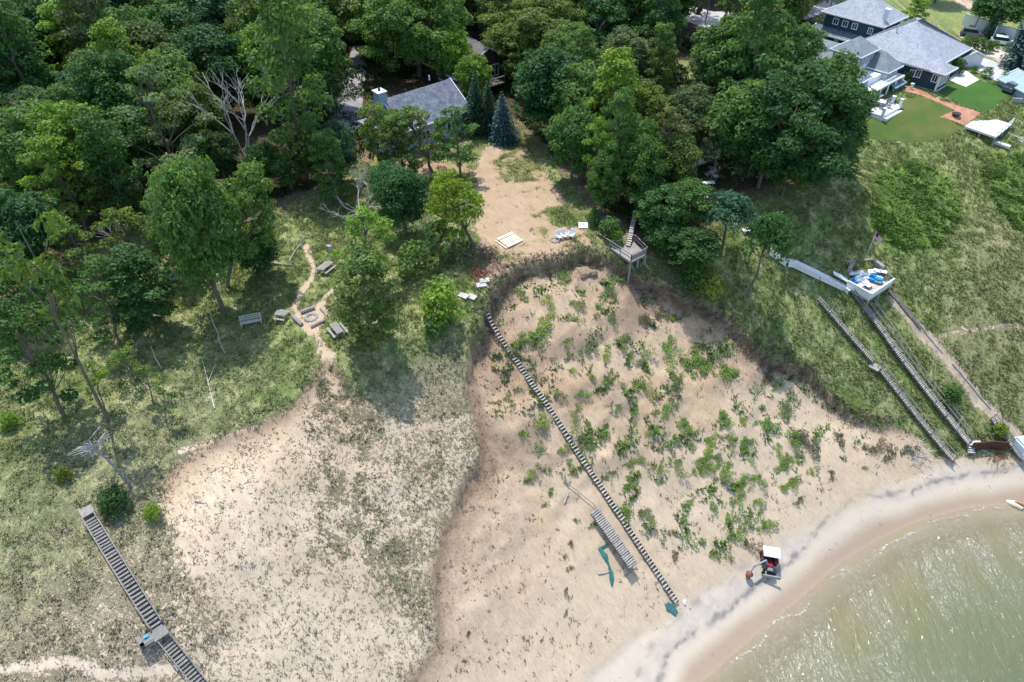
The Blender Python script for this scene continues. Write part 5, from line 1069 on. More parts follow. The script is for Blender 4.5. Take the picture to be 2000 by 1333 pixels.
def pole(px, h, label, arm=True, name='utility_pole', rad=.14, m=None):
    b = G(*px); r = thing(name, label, 'pole', b); p = MB(); p.tube([b - Vector((0, 0, .4)), b + Vector((0, 0, h))], [rad, rad * .7], 8); p.build('post', m or M['steel'], r)
    if arm: a = MB(); a.box(b + Vector((0, 0, h - .5)), (2.2, .14, .14), .4); a.build('crossarm', M['steel'], r); t = MB(); t.tube([b + Vector((.3, -.1, h - 1.9)), b + Vector((.3, -.1, h - 1.0))], .24, 10); t.build('transformer', M['steel'], r)
    return b + Vector((0, 0, h))
p1 = pole((1900, 62), 8, 'grey utility pole in front of the white wall'); p2 = pole((1613, 45), 8, 'grey utility pole beside the far left roof corner of the navy house'); p3 = pole((1377, 50), 7, 'thin pole with a white box at the left end of the top road')
pole((1935, 76), 3.0, 'short lamp post against the middle of the white wall', False, 'lamp_post', .07); pole((1927, 100), 4.5, 'white flag post between the shrubs behind the shed', False, 'lamp_post', .08, M['white'])
def lamp():
    b = G(653, 212); r = thing('street_lamp', 'white lamp post standing left of the grey driveway', 'lamp post', b); p = MB(); p.tube([b, b + Vector((0, 0, 3.4))], .09, 8); p.build('post', M['white'], r); h = MB(); h.tube([b + Vector((0, 0, 3.4)), b + Vector((0, 0, 3.8)), b + Vector((0, 0, 3.95))], [.2, .26, .05], 10); h.build('lamp_head', M['blue'], r)
lamp()
def wire(a, b, label):
    pts = [a.lerp(b, t / 16) - Vector((0, 0, 3.2 * t / 16 * (1 - t / 16))) for t in range(17)]; m = MB(); m.tube(pts, .02, 4); tag(m.build('power_line', M['black']), label, 'power line')
wire(p3 - Vector((0, 0, .4)), p2 - Vector((0, 0, .4)), 'thin dark power line crossing above the top road')
wire(p3 - Vector((0, 0, .4)), p3 + Vector((-70, 8, 0)), 'thin power line running left above the wood from the road pole')
def car(u, v, rz, body, label):
    c = G(u, v); r = thing('parked_car', label, 'car', c); R2 = lambda a, b, z: Vector((c.x + a * math.cos(rz) - b * math.sin(rz), c.y + a * math.sin(rz) + b * math.cos(rz), c.z + z))
    prof = [(-2.2, .35), (2.2, .35), (2.25, .75), (1.2, .95), (-2.2, 1.0)]; b = MB(); n = len(prof); V = [R2(x, y, z) for y in (-.9, .9) for x, z in prof]; b.add(V, [tuple(range(n))[::-1], tuple(range(n, 2 * n))] + [(i, (i + 1) % n, n + (i + 1) % n, n + i) for i in range(n)]); b.build('body', body, r)
    pr = [(-2.0, 1.0), (1.1, .96), (.5, 1.5), (-1.7, 1.52)]; g = MB(); V = [R2(x, y * (.93 if z > 1.2 else 1), z) for y in (-.82, .82) for x, z in pr]; g.add(V, [(3, 2, 1, 0), (4, 5, 6, 7), (0, 1, 5, 4), (1, 2, 6, 5), (2, 3, 7, 6), (3, 0, 4, 7)]); gg = g.build('windows', M['glass'], r)
    t = MB(); t.frame(R2(-1.6, -.7, 1.52), R2(.45, -.7, 1.52) - R2(-1.6, -.7, 1.52), R2(-1.6, .7, 1.52) - R2(-1.6, -.7, 1.52), (0, 0, .05)); t.build('car_roof', body, r)
    for x in (-1.4, 1.4):
        for y in (-.88, .88): w = MB(); w.tube([R2(x, y - .1, .34), R2(x, y + .1, .34)], .34, 14); ww = w.build('wheel', M['black'], r)
car(1897, 72, -.5, M['cargrey'], 'dark car with pale load parked left of the white wall pole'); car(1957, 88, -.45, M['carwhite'], 'pale car parked on the sandy strip near the blue spruce'); car(1978, 178, .5, M['cargrey'], 'grey vehicle parked at the lower end of the right drive')
# ------------------------------------------------------------------ lawn side objects
def firebowl():
    c = G(1866, 228); r = thing('fire_bowl', 'round black fire bowl on the brick terrace', 'fire bowl', c); b = MB(); b.tube([c + Vector((0, 0, .12)), c + Vector((0, 0, .3)), c + Vector((0, 0, .55))], [.25, .6, .72], 16); b.build('bowl', M['black'], r); l = MB(); [l.beam(c + Vector((math.cos(a) * .4, math.sin(a) * .4, 0)), c + Vector((math.cos(a) * .3, math.sin(a) * .3, .3)), .06) for a in (0, 1.57, 3.14, 4.7)]; l.build('stand', M['black'], r)
firebowl()
def deckbox(name, label, px, z, m, th=.25, cat='deck', rail=None, skirt=False, railm=None, leg=True):
    P = [at(u, v, z) for u, v in px]; c = sum(P, Vector()) / len(P); r = thing(name, label, cat, (c.x, c.y, z - 1)); f = MB(); f.prism([(p.x, p.y) for p in P], z - th, z); o = f.build('deck_floor', m, r)
    if leg:
        n = len(P)
        for i in range(n):
            for t in (0, .5):
                p = P[i].lerp(P[(i + 1) % n], t).lerp(c, .04); g = tz(p.x, p.y)
                if g < z - th - .3: l = MB(); l.beam((p.x, p.y, g - .3), (p.x, p.y, z - th), .2); l.build('post', M['greywood'], r)
    for (i, j) in (rail or []):
        a, b = P[i], P[j]; rl = MB(); k = max(1, int((b - a).length / 1.6))
        for q in (.55, 1.0): rl.beam(a + Vector((0, 0, q)), b + Vector((0, 0, q)), .07, .1)
        for t in range(k + 1): p = a.lerp(b, t / k); rl.beam(p, p + Vector((0, 0, 1.0)), .1)
        rl.build('railing', railm or M['greywood'], r)
    return r, P
deckbox('wooden_deck', 'flat white boarded deck at the end of the brick path', [(1885, 247), (1915, 224), (1976, 243), (1946, 268)], G(1900, 240).z + .12, M['whitewood'], .3, rail=[(2, 3)], railm=M['white'])
deckbox('wooden_deck', 'white railed lounge deck cut by the right frame edge below the brick path', [(1963, 272), (1982, 258), (2045, 262), (2030, 300)], 22.0, M['palewood'], .3, rail=[(0, 1), (0, 3), (1, 2)], railm=M['white'])
for i, (u, v) in enumerate(((1984, 270), (1996, 278))):
    p = at(u, v, 22.05); m = MB(); m.box(p + Vector((0, 0, .25)), (1.9, .8, .4), .4 ); tag(m.build('lounge_bench', M['cushion']), ('grey white cushioned bench at the %s of the lounge deck by the frame edge' % ('back', 'front')[i]), 'bench')
m = MB(); p = G(1958, 283, .3); m.box(p, (2.2, .8, .35), -.9); tag(m.build('boat_hull', M['concrete']), 'small upturned grey white hull on the slope below the lounge deck', 'boat')
# ------------------------------------------------------------------ stairs down the bluff
def gsm(x, y, w=2.0):
    a = np.linspace(0, 6.283, 9)[:-1]; return float((T(x, y) * 2 + T(x + np.cos(a) * w, y + np.sin(a) * w).sum()) / 10)
def stairs(name, label, A, B, width, n, off, tm, sm, rails=(), posts=0, group=None, cat='stairs', za=None, zb=None, tdepth=.24, railh=.95, root=None, straight=False, jit=0.025):
    A = Vector(A); B = Vector(B); d = Vector((B.x - A.x, B.y - A.y, 0)); L = d.length; d.normalize(); nn = Vector((-d.y, d.x, 0)); r = root or thing(name, label, cat, (A.x, A.y, tz(A.x, A.y)), group)
    zs = np.array([gsm(A.x + d.x * L * t, A.y + d.y * L * t) for t in np.linspace(0, 1, 25)]) + off
    if za is not None or straight: z0 = za if za is not None else zs[0]; z1 = zb if zb is not None else zs[-1]; zs = np.linspace(z0, z1, 25) if straight else zs
    zf = lambda t: float(np.interp(t, np.linspace(0, 1, 25), zs)); P = lambda t, q, h=0: Vector((A.x + d.x * L * t + nn.x * q, A.y + d.y * L * t + nn.y * q, zf(t) + h))
    for q in (-width / 2 + .04, width / 2 - .04):
        s = MB()
        for i in range(12): s.beam(P(i / 12, q, -.1), P((i + 1) / 12, q, -.1), .07, .24)
        s.build('stringer', sm, r)
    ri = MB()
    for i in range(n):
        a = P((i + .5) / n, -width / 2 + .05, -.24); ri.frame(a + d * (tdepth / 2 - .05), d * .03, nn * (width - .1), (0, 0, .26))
    ri.build('gap_shade_boards', M['darkwood'], r)  # added dark boards, standing in for the shade seen through the open risers
    for i in range(n):
        t = (i + .5) / n; m = MB(); a = P(t, -width / 2, .03 + rnd.uniform(-jit, jit)); ov = rnd.uniform(-.03, .06); w_ = width * rnd.uniform(.96, 1.08); sk = d * rnd.uniform(-.035, .035); m.frame(a - d * tdepth / 2 - nn * ov, d * tdepth * rnd.uniform(.85, 1.1), nn * w_ + sk + Vector((0, 0, rnd.uniform(-.025, .025))), (0, 0, .05)); m.build('tread', tm, r)
    for q in rails:
        s = MB(); k = max(2, int(L / 1.8))
        for i in range(k): s.beam(P(i / k, q, railh), P((i + 1) / k, q, railh), .07, .09)
        s.build('handrail', sm if sm != M['darkwood'] else M['greywood'], r)
        for i in range(k + 1): p = MB(); p.beam(P(i / k, q, -.3), P(i / k, q, railh), .09); p.build('rail_post', M['greywood'], r)
    for i in range(posts):
        t = (i + .5) / posts
        for q in (-width / 2, width / 2):
            a = P(t, q); g = tz(a.x, a.y); 
            if a.z - g > .1: p = MB(); p.beam((a.x, a.y, g - .3), a, .1); p.build('post', sm, r)
    return r, P
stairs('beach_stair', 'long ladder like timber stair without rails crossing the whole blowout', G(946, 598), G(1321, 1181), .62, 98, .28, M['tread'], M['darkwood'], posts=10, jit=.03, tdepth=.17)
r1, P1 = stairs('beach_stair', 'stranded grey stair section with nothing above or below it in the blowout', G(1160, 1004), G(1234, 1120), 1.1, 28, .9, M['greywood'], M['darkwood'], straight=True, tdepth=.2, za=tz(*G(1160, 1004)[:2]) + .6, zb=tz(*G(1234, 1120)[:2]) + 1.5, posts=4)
m = MB(); a, b = G(1100, 938, .3), G(1160, 985, .5); c = G(1192, 1030, .9); m.tube([a, b, c], .05, 6); tag(m.build('fallen_handrail', M['steel']), 'long thin grey handrail lying uphill from the stranded stair section', 'handrail')
m = MB(); a, b = G(1236, 1112, .2), G(1240, 1125, .2); 
for i in range(7): p = G(1232 + rnd.uniform(-6, 10), 1112 + rnd.uniform(-10, 12), .1); m.beam(p, p + Vector((rnd.uniform(-.6, .6), rnd.uniform(-.6, .6), rnd.uniform(.1, .9))), .09)
tag(m.build('broken_lumber', M['greywood']), 'pile of broken grey lumber at the foot of the stranded stair section', 'lumber pile')
# left stair
A, B, C2 = G(180, 1018), G(310, 1228), G(420, 1368)
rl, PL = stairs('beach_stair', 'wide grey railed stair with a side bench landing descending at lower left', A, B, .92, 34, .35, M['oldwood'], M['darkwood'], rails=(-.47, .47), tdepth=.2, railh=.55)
zl = PL(1, 0).z; dL = Vector((B.x - A.x, B.y - A.y, 0)).normalized(); nL = Vector((-dL.y, dL.x, 0)); f = MB(); f.frame(Vector((B.x, B.y, zl - .15)) - nL * 1.6, dL * 1.1, nL * 2.08, (0, 0, .15)); f.build('landing', M['oldwood'], rl)
f = MB(); f.frame(Vector((B.x, B.y, zl + .4)) - nL * 1.58 + dL * .05, dL * 1.0, nL * .3, (0, 0, .08)); f.frame(Vector((B.x, B.y, zl + .4)) - nL * 1.58 + dL * .75, dL * .3, nL * 1.0, (0, 0, .08)); f.frame(Vector((B.x, B.y, zl)) - nL * 1.62 + dL * .05, dL * 1.0, nL * .06, (0, 0, .45)); f.build('bench', M['oldwood'], rl)
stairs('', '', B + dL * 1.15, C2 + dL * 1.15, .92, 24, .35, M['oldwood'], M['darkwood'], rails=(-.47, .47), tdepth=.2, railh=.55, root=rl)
f = MB(); q = G(170, 1000, .5); f.frame(q - nL * .5 - dL * .5, dL * 1.0, nL * 1.0, (0, 0, .12)); f.build('top_step', M['greywood'], rl)
p = Vector((B.x, B.y, zl + .05)) - nL * .95 + dL * .35; m = MB(); m.box(p + Vector((0, 0, .12)), (.34, .22, .22), .6); m.box(p + Vector((0, 0, .25)), (.37, .25, .04), .6); tag(m.build('cool_box', M['blue']), 'small blue box on the landing bench of the left stair', 'cool box')
for (a, b, w) in (((203, 846), (168, 888), 'left'), ((213, 858), (182, 897), 'right')):
    A_, B_ = G(*a), G(*b); r = thing('handrail', 'grey handrail, %s of a pair on the dune left of the flat topped snag' % w, 'handrail', A_, 'pair of handrails on the left dune'); t = MB(); t.beam(A_ + Vector((0, 0, .9)), B_ + Vector((0, 0, .9)), .1); t.build('top_rail', M['greywood'], r)
    for k in range(4): p = A_.lerp(B_, k / 3); t = MB(); t.beam((p.x, p.y, tz(p.x, p.y) - .2), p + Vector((0, 0, .88)), .1); t.build('rail_post', M['greywood'], r)
# right stairs
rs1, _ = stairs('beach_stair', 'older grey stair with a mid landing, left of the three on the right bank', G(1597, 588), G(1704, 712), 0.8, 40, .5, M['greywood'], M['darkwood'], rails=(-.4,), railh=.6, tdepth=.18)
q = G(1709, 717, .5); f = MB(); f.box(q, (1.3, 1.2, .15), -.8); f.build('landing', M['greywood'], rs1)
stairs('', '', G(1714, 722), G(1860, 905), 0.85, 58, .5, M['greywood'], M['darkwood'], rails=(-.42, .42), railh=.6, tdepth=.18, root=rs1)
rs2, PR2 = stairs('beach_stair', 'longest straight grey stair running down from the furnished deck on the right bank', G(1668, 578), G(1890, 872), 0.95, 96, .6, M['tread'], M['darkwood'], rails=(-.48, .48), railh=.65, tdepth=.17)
stairs('', '', G(1892, 873), G(1894, 892), .8, 4, .5, M['palewood'], M['greywood'], root=rs2)
A_, B_ = G(1700, 592), G(1893, 852); r = thing('handrail', 'long separate handrail right of the longest stair', 'handrail', A_); t = MB()
for k in range(24): a, b = A_.lerp(B_, k / 24), A_.lerp(B_, (k + 1) / 24); t.beam((a.x, a.y, tz(a.x, a.y) + .9), (b.x, b.y, tz(b.x, b.y) + .9), .08)
t.build('top_rail', M['greywood'], r)
for k in range(25): p = A_.lerp(B_, k / 24); t = MB(); g = tz(p.x, p.y); t.beam((p.x, p.y, g - .2), (p.x, p.y, g + .9), .08); t.build('rail_post', M['greywood'], r)
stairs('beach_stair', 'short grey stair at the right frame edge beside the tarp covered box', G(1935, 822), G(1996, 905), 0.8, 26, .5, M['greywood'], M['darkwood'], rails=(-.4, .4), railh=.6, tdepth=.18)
for i, (px0, px1) in enumerate((((1786, 622), (1840, 690)), ((1860, 712), (1935, 800)))):
    A_, B_ = G(*px0), G(*px1); m = MB()
    for k in range(10): a, b = A_.lerp(B_, k / 10), A_.lerp(B_, (k + 1) / 10); m.beam((a.x, a.y, tz(a.x, a.y) + .1), (b.x, b.y, tz(b.x, b.y) + .1), .14); 
    tag(m.build('drain_pipe', M['stone']), 'grey pipe lying along the %s part of the sandy strip right of the stairs' % ('upper', 'lower')[i], 'pipe')
A_, B_ = G(1735, 565), G(1800, 640); m = MB()
for k in range(8): a, b = A_.lerp(B_, k / 8), A_.lerp(B_, (k + 1) / 8); m.beam((a.x, a.y, tz(a.x, a.y) + .06), (b.x, b.y, tz(b.x, b.y) + .06), .9, .1)
tag(m.build('board_mat', M['darkwood']), 'dark strip of matting running down from the furnished deck', 'matting')
# ------------------------------------------------------------------ lookout platform over the blowout
zp = 23.6
rp_, PP_ = deckbox('lookout_platform', 'grey railed wooden platform overhanging the top of the blowout on posts', [(1232, 512), (1263, 497), (1238, 472), (1190, 484)], zp, M['greywood'], .28, 'platform', rail=[(3, 0), (0, 1), (1, 2)])
sk = MB(); a, b = PP_[0], PP_[1]; sk.frame(a + Vector((0, 0, .1)), b - a, Vector((.05, .05, 0)), (0, 0, .75)); sk.build('side_boards', M['greywood'], rp_)
w = MB(); a, b = PP_[3], at(1163, 466, zp); w.beam(a + Vector((0, 0, 1.0)), b + Vector((0, 0, 1.0)), .09); w.beam(b - Vector((0, 0, .6)), b + Vector((0, 0, 1)), .12); a, b = at(1195, 470, zp + .9), at(1210, 471, zp + .9); w.beam(a, b, .09); w.beam(b, at(1221, 462, zp + .9), .09); w.build('handrail', M['greywood'], rp_)
bb = MB(); g0 = PP_[0]; bb.beam(Vector((g0.x, g0.y, zp - .3)), PP_[0].lerp(PP_[1], .45) - Vector((0, 0, 2.2)), .1); bb.beam(PP_[1] - Vector((0, 0, .3)), PP_[0].lerp(PP_[1], .55) - Vector((0, 0, 2.2)), .1); bb.build('brace', M['greywood'], rp_)
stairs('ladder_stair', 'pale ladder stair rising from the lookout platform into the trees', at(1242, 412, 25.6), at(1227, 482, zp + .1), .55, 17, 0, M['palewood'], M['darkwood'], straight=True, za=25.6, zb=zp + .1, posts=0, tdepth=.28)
# ------------------------------------------------------------------ furnished deck on the right bank
zd = 16.3
rd, PD = deckbox('furnished_deck', 'white panelled deck with outdoor sofas at the head of the longest stair', [(1697, 586), (1742, 556), (1712, 532), (1652, 560)], zd, M['palewood'], .3)
for (i, j) in ((3, 0), (0, 1)):
    a, b = PD[i], PD[j]; s = MB(); s.frame(a + Vector((0, 0, -.1)), b - a, Vector((-(b - a).y, (b - a).x, 0)).normalized() * .08, (0, 0, 1.05)); o = s.build('side_panel', M['whitewood'], rd); t = MB(); t.beam(a + Vector((0, 0, 1.0)), b + Vector((0, 0, 1.0)), .2, .08); t.build('cap_rail', M['white'], o)
g = MB(); a, b = PD[1], PD[2]; g.beam(a + Vector((0, 0, .95)), b + Vector((0, 0, .95)), .1); [g.beam(a.lerp(b, k / 8), a.lerp(b, k / 8) + Vector((0, 0, .95)), .06) for k in range(9)]; g.build('railing', M['steel'], rd)
bw = [at(1656, 545, zd), at(1668, 521, zd + .6), at(1700, 519, zd + .6), at(1716, 540, zd)]; s = MB()
for a, b in zip(bw, bw[1:]): n_ = Vector((-(b - a).y, (b - a).x, 0)).normalized(); s.frame((a.x, a.y, zd - .6), (b.x - a.x, b.y - a.y, 0), n_ * .5, (0, 0, 2.2))
s = tag(s.build('retaining_wall', M['greywood']), 'grey timber retaining wall curving behind the furnished deck', 'retaining wall')
s = MB(); s.beam(at(1657, 534, zd + .8), at(1712, 531, zd + .8), .8, .3); tag(s.build('planter_shelf', M['white']), 'long white planter shelf in front of the curved timber wall', 'planter')
for i, u in enumerate((1670, 1689)):
    p = at(u, 529, zd + 1.0); plant('bush', p, .22, 'yellow', 'yellow green plant at the %s of the white planter shelf' % ('left', 'right')[i], name='potted_plant', cat='plant')
def sofa(p, rz, L, label, cols):
    r = thing('outdoor_sofa', label, 'sofa', p); q = lambda a, b, c: Vector((p[0] + a * math.cos(rz) - b * math.sin(rz), p[1] + a * math.sin(rz) + b * math.cos(rz), p[2] + c)); X = lambda v: Vector((v * math.cos(rz), v * math.sin(rz), 0)); Y = lambda v: Vector((-v * math.sin(rz), v * math.cos(rz), 0))
    b = MB(); b.frame(q(-L / 2, -.45, 0), X(L), Y(.9), (0, 0, .32)); b.frame(q(-L / 2, .3, .32), X(L), Y(.15), (0, 0, .45)); b.frame(q(-L / 2, -.45, .32), X(.14), Y(.75), (0, 0, .25)); b.build('base', M['wicker'], r)
    n = len(cols)
    for i in range(n): c = MB(); w_ = (L - .2) / n; c.frame(q(-L / 2 + .16 + i * w_, -.42, .33), X(w_ - .04), Y(.7), (0, 0, .16)); c.frame(q(-L / 2 + .16 + i * w_, .12, .5), X(w_ - .04), Y(.16), (0, 0, .36)); c.build('cushion', M[cols[i]], r)
sofa(at(1672, 552, zd), .55, 2.6, 'white cushioned sofa at the left of the furnished deck', ['bluecushion', 'cushion', 'cushion']); sofa(at(1701, 549, zd), -.55, 2.6, 'white cushioned sofa with blue pillow in the middle of the furnished deck', ['cushion', 'bluecushion', 'cushion'])
for u, v, w in ((1678, 562, 'left'), (1687, 555, 'middle'), (1695, 562, 'right')):
    p = at(u, v, zd); r = thing('low_table', 'low white table, %s of three between the deck sofas' % w, 'table', p, 'low tables on the furnished deck'); t = MB(); t.box(p + Vector((0, 0, .42)), (1.0, .7, .08), .55); t.build('tabletop', M['cushion'], r); t = MB(); t.box(p + Vector((0, 0, .2)), (.8, .55, .38), .55); t.build('base', M['wicker'], r)
p = at(1713, 551, zd); m = MB(); m.tube([p, p + Vector((0, 0, .75)), p + Vector((0, 0, .8))], [.55, .6, .5], 16); tag(m.build('covered_chair', M['bluecushion']), 'round chair under a bright blue cover on the furnished deck', 'chair')
for i, (u, v) in enumerate(((1708, 541), (1720, 543))):
    p = at(u, v, zd); r = thing('cabinet', 'brown cabinet with a white frame, %s of two by the timber wall' % ('left', 'right')[i], 'cabinet', p); t = MB(); t.box(p + Vector((0, 0, .5)), (.8, .6, 1.0), -.5); t.build('body', M['debris'], r); t = MB(); t.box(p + Vector((-.42, 0, .6)), (.12, .12, 1.3), -.5); t.box(p + Vector((0, 0, 1.05)), (.9, .7, .08), -.5); t.build('frame', M['white'], r)
def flag():
    b = at(1686, 515, zd + .3); r = thing('flagpole', 'small flagpole with a striped flag behind the furnished deck', 'flagpole', b); h = 5.2; p = MB(); p.tube([b, b + Vector((0, 0, h))], [.05, .03], 8); p.build('pole', M['white'], r)
    fl = MB(); n = 7
    def pt(i, j): return b + Vector((.05 + i * .16 , .25 * math.sin(i * .9), h - .15 - j * .085 - i * .13))
    for nm, mt, cond in (('red_stripes', 'flagred', lambda i, j: j % 2 == 0 and not (i < 3 and j < 6)), ('white_stripes', 'flagwhite', lambda i, j: j % 2 == 1 and not (i < 3 and j < 6)), ('canton', 'flagblue', lambda i, j: i < 3 and j < 6)):
        q = MB()
        for i in range(7):
            for j in range(11):
                if cond(i, j): q.add([pt(i, j), pt(i + 1, j), pt(i + 1, j + 1), pt(i, j + 1)], [(0, 1, 2, 3), (3, 2, 1, 0)])
        q.build(nm, M[mt], r)
flag()
def walkway():
    pts = [G(1505, 487, .35), G(1537, 510, .35), G(1552, 512, .4), G(1602, 536, .6)] + [Vector((PD[3].x, PD[3].y, zd)), PD[3].lerp(PD[0], .25)]; r = thing('boardwalk', 'narrow white boardwalk with dark edge leading to the furnished deck', 'boardwalk', pts[0])
    for i, (a, b) in enumerate(zip(pts, pts[1:])):
        m = MB(); m.beam(a, b, 1.15, .1); m.build('walk_boards', M['whitewood'] if i != 0 else M['greywood'], r)
        d = Vector((b.x - a.x, b.y - a.y, 0)).normalized(); n_ = Vector((d.y, -d.x, 0)); s = MB(); s.frame(a + n_ * .58 - Vector((0, 0, .5)), b - a, n_ * .07, (0, 0, .75)); s.build('side_panel', M['whitewood'], r)
        for t in (.1, .9): p = a.lerp(b, t); q = MB(); q.beam((p.x, p.y, tz(p.x, p.y) - .3), p, .12); q.build('post', M['greywood'], r)
    m = MB(); a, b = G(1655, 548, .6), G(1628, 533, .8); m.beam(b, a, .8, .1); m.build('ramp', M['whitewood'], r)
walkway()
# ------------------------------------------------------------------ clearing with fire place
def logseat(a, b, rad, label):
    A_, B_ = G(*a), G(*b); m = MB(); A_.z = tz(A_.x, A_.y) + rad * .8; B_.z = tz(B_.x, B_.y) + rad * .8; m.tube([A_, A_.lerp(B_, .5) + Vector((0, 0, .02)), B_], [rad, rad * .95, rad * .9], 10); tag(m.build('log_seat', M['greywood']), label, 'log seat', 'log seats round the fire place')
logseat((588, 613), (615, 603), .24, 'grey log seat above the fire ring'); logseat((573, 621), (590, 637), .24, 'thick grey log seat left of the fire ring'); logseat((608, 641), (634, 628), .2, 'thin grey log seat below the fire ring'); logseat((626, 604), (640, 619), .13, 'thinnest log right of the fire ring')
c = G(608, 621); r = thing('fire_ring', 'ring of pale stones in the middle of the log seats', 'fire ring', c)
for k in range(10): a = k * .628; m = MB(); p = c + Vector((math.cos(a) * .6, math.sin(a) * .6, .1)); m.tube([p - Vector((0, 0, .15)), p, p + Vector((0, 0, .1))], [.2, .22, .12], 7); m.build('stone', M['stone'], r)
def picnic(u, v, rz, label, L=1.9, benches=True):
    c = G(u, v); r = thing('picnic_table', label, 'picnic table', c); X = Vector((math.cos(rz), math.sin(rz), 0)); Y = Vector((-X.y, X.x, 0))
    t = MB(); [t.frame(c - X * L / 2 + Y * (-.4 + k * .2) + Vector((0, 0, .74)), X * L, Y * .17, (0, 0, .05)) for k in range(4)]; t.build('tabletop', M['greywood'], r)
    if benches:
        for q in (-.85, .62): b = MB(); b.frame(c - X * L / 2 + Y * q + Vector((0, 0, .42)), X * L, Y * .26, (0, 0, .05)); b.build('bench', M['greywood'], r)
    for q in (-.7, .7): l = MB(); l.beam(c + X * q * L / 2 - Y * .75, c + X * q * L / 2 + Y * .25 + Vector((0, 0, .74)), .09); l.beam(c + X * q * L / 2 + Y * .75, c + X * q * L / 2 - Y * .25 + Vector((0, 0, .74)), .09); l.beam(c + X * q * L / 2 - Y * .8 + Vector((0, 0, .38)), c + X * q * L / 2 + Y * .8 + Vector((0, 0, .38)), .08); l.build('leg', M['greywood'], r)
picnic(660, 651, -.95, 'grey picnic table right of the log seats by the lone olive tree'); picnic(638, 529, 1.05, 'grey picnic table above the sandy footpath'); picnic(552, 622, -.2, 'dark grey small table left of the fire ring', 1.3)
def bench(u, v, rz, L, label):
    c = G(u, v); r = thing('park_bench', label, 'bench', c); X = Vector((math.cos(rz), math.sin(rz), 0)); Y = Vector((-X.y, X.x, 0))
    s = MB(); [s.frame(c - X * L / 2 + Y * (-.3 + k * .17) + Vector((0, 0, .44)), X * L, Y * .14, (0, 0, .05)) for k in range(3)]; s.build('seat', M['palewood'], r)
    s = MB(); [s.frame(c - X * L / 2 + Y * (.27 + k * .06) + Vector((0, 0, .58 + k * .2)), X * L, Y * .05, (0, 0, .13)) for k in range(3)]; s.build('backrest', M['palewood'], r)
    for q in (-.45, .45): l = MB(); l.beam(c + X * q * L - Y * .25, c + X * q * L - Y * .25 + Vector((0, 0, .65)), .09); l.beam(c + X * q * L + Y * .25, c + X * q * L + Y * .42 + Vector((0, 0, 1.1)), .09); l.beam(c + X * q * L - Y * .3 + Vector((0, 0, .65)), c + X * q * L + Y * .3 + Vector((0, 0, .65)), .09); l.build('leg', M['palewood'], r)
bench(492, 634, .32, 2.3, 'long pale grey bench at the left of the clearing')
c = G(646, 492); m = MB(); m.tube([c - Vector((0, 0, .2)), c + Vector((0, 0, .9)), c + Vector((.1, 0, 1.0))], [.34, .26, .1], 9); m.tube([c + Vector((0, 0, .5)), c + Vector((-.5, .2, .9))], [.12, .06], 6); tag(m.build('tree_stump', M['deadwood']), 'pale broken stump at the shaded edge above the picnic table', 'stump')
c = G(341, 545); r = thing('utility_box', 'pale green cabinet with dark lid at the edge of the dune trees', 'utility box', c); m = MB(); m.box(c + Vector((0, 0, .5)), (1.0, .7, 1.0), .3); m.build('body', mat('pale_green_paint', (.30, .38, .33), .6, ((.36, .43, .38), 2)), r); m = MB(); m.box(c + Vector((0, 0, 1.08)), (1.1, .8, .14), .3); m.build('lid', M['black'], r)
for i, (a, b) in enumerate((((468, 494), (520, 500)), ((470, 503), (545, 515)), ((480, 510), (570, 519)))):
    A_, B_ = G(*a), G(*b); m = MB(); m.tube([(A_.x, A_.y, tz(A_.x, A_.y) + .18), (B_.x, B_.y, tz(B_.x, B_.y) + .1)], [.14, .05], 7); tag(m.build('fallen_log', M['deadwood']), '%s of three bleached trunks lying under the broad olive tree' % ('uppermost', 'middle', 'lowest')[i], 'fallen log')
for i, (a, b, w) in enumerate((((565, 512), (592, 466), 'thin fallen branch lying on the grass above the footpath'), ((420, 800), (395, 700), 'long grey fallen branch on the left slope'), ((1772, 885), (1822, 902), 'grey driftwood trunk at the stair foot on the beach'), ((1918, 880), (1940, 893), 'thin grey plank lying below the rusty wall'), ((1102, 985), (1110, 962), 'small stick left of the stranded stair'), ((1168, 1122), (1200, 1118), 'thin grey rail crossing the teal netting'), ((380, 980), (400, 984), 'small grey driftwood piece on the left sand'))):
    A_, B_ = G(*a), G(*b); m = MB(); L_ = (A_ - B_).length; m.tube([A_.lerp(B_, t) + Vector((0, 0, .12 + .05 * math.sin(t * 9))) for t in (0, .3, .6, 1)], [.07, .06, .04, .02], 6); m.tube([A_.lerp(B_, .5) + Vector((0, 0, .1)), A_.lerp(B_, .75) + Vector((.12 * L_, .1 * L_, .3))], [.05, .02], 5); tag(m.build('driftwood', M['deadwood']), w, 'driftwood')
# flat topped snag on the left slope
def snag():
    b = G(258, 952); top = Vector((b.x, b.y, b.z)) + Vector((-1.3, .2, 5.6)); limbs = [([b - Vector((0, 0, .4)), b + Vector((-.4, .1, 2.4)), top], [.16, .13, .1])]; r_ = random.Random(4); u = Vector((1.4, 1.15, 0)).normalized()
    for k in range(34): d_ = (u * r_.uniform(-1, 1) * 1.3 + Vector((r_.uniform(-.6, .6), r_.uniform(-.6, .6), r_.uniform(-.2, .8)))); s_ = top - Vector((0, 0, r_.uniform(0, 1.2))); limbs.append(([s_, s_ + d_ * .5 + Vector((0, 0, .2)), s_ + d_], [.045, .03, .015]))
    r = thing('dead_tree', 'slim grey snag with a flat tangle of white branches above the round dark shrub', 'tree', b); m = MB(); [m.tube(p, q, 6) for p, q in limbs[:1]]; m.build('trunk', M['greywood'], r); m = MB(); [m.tube(p, q, 5) for p, q in limbs[1:]]; m.build('branches', M['deadwood'], r)
snag()
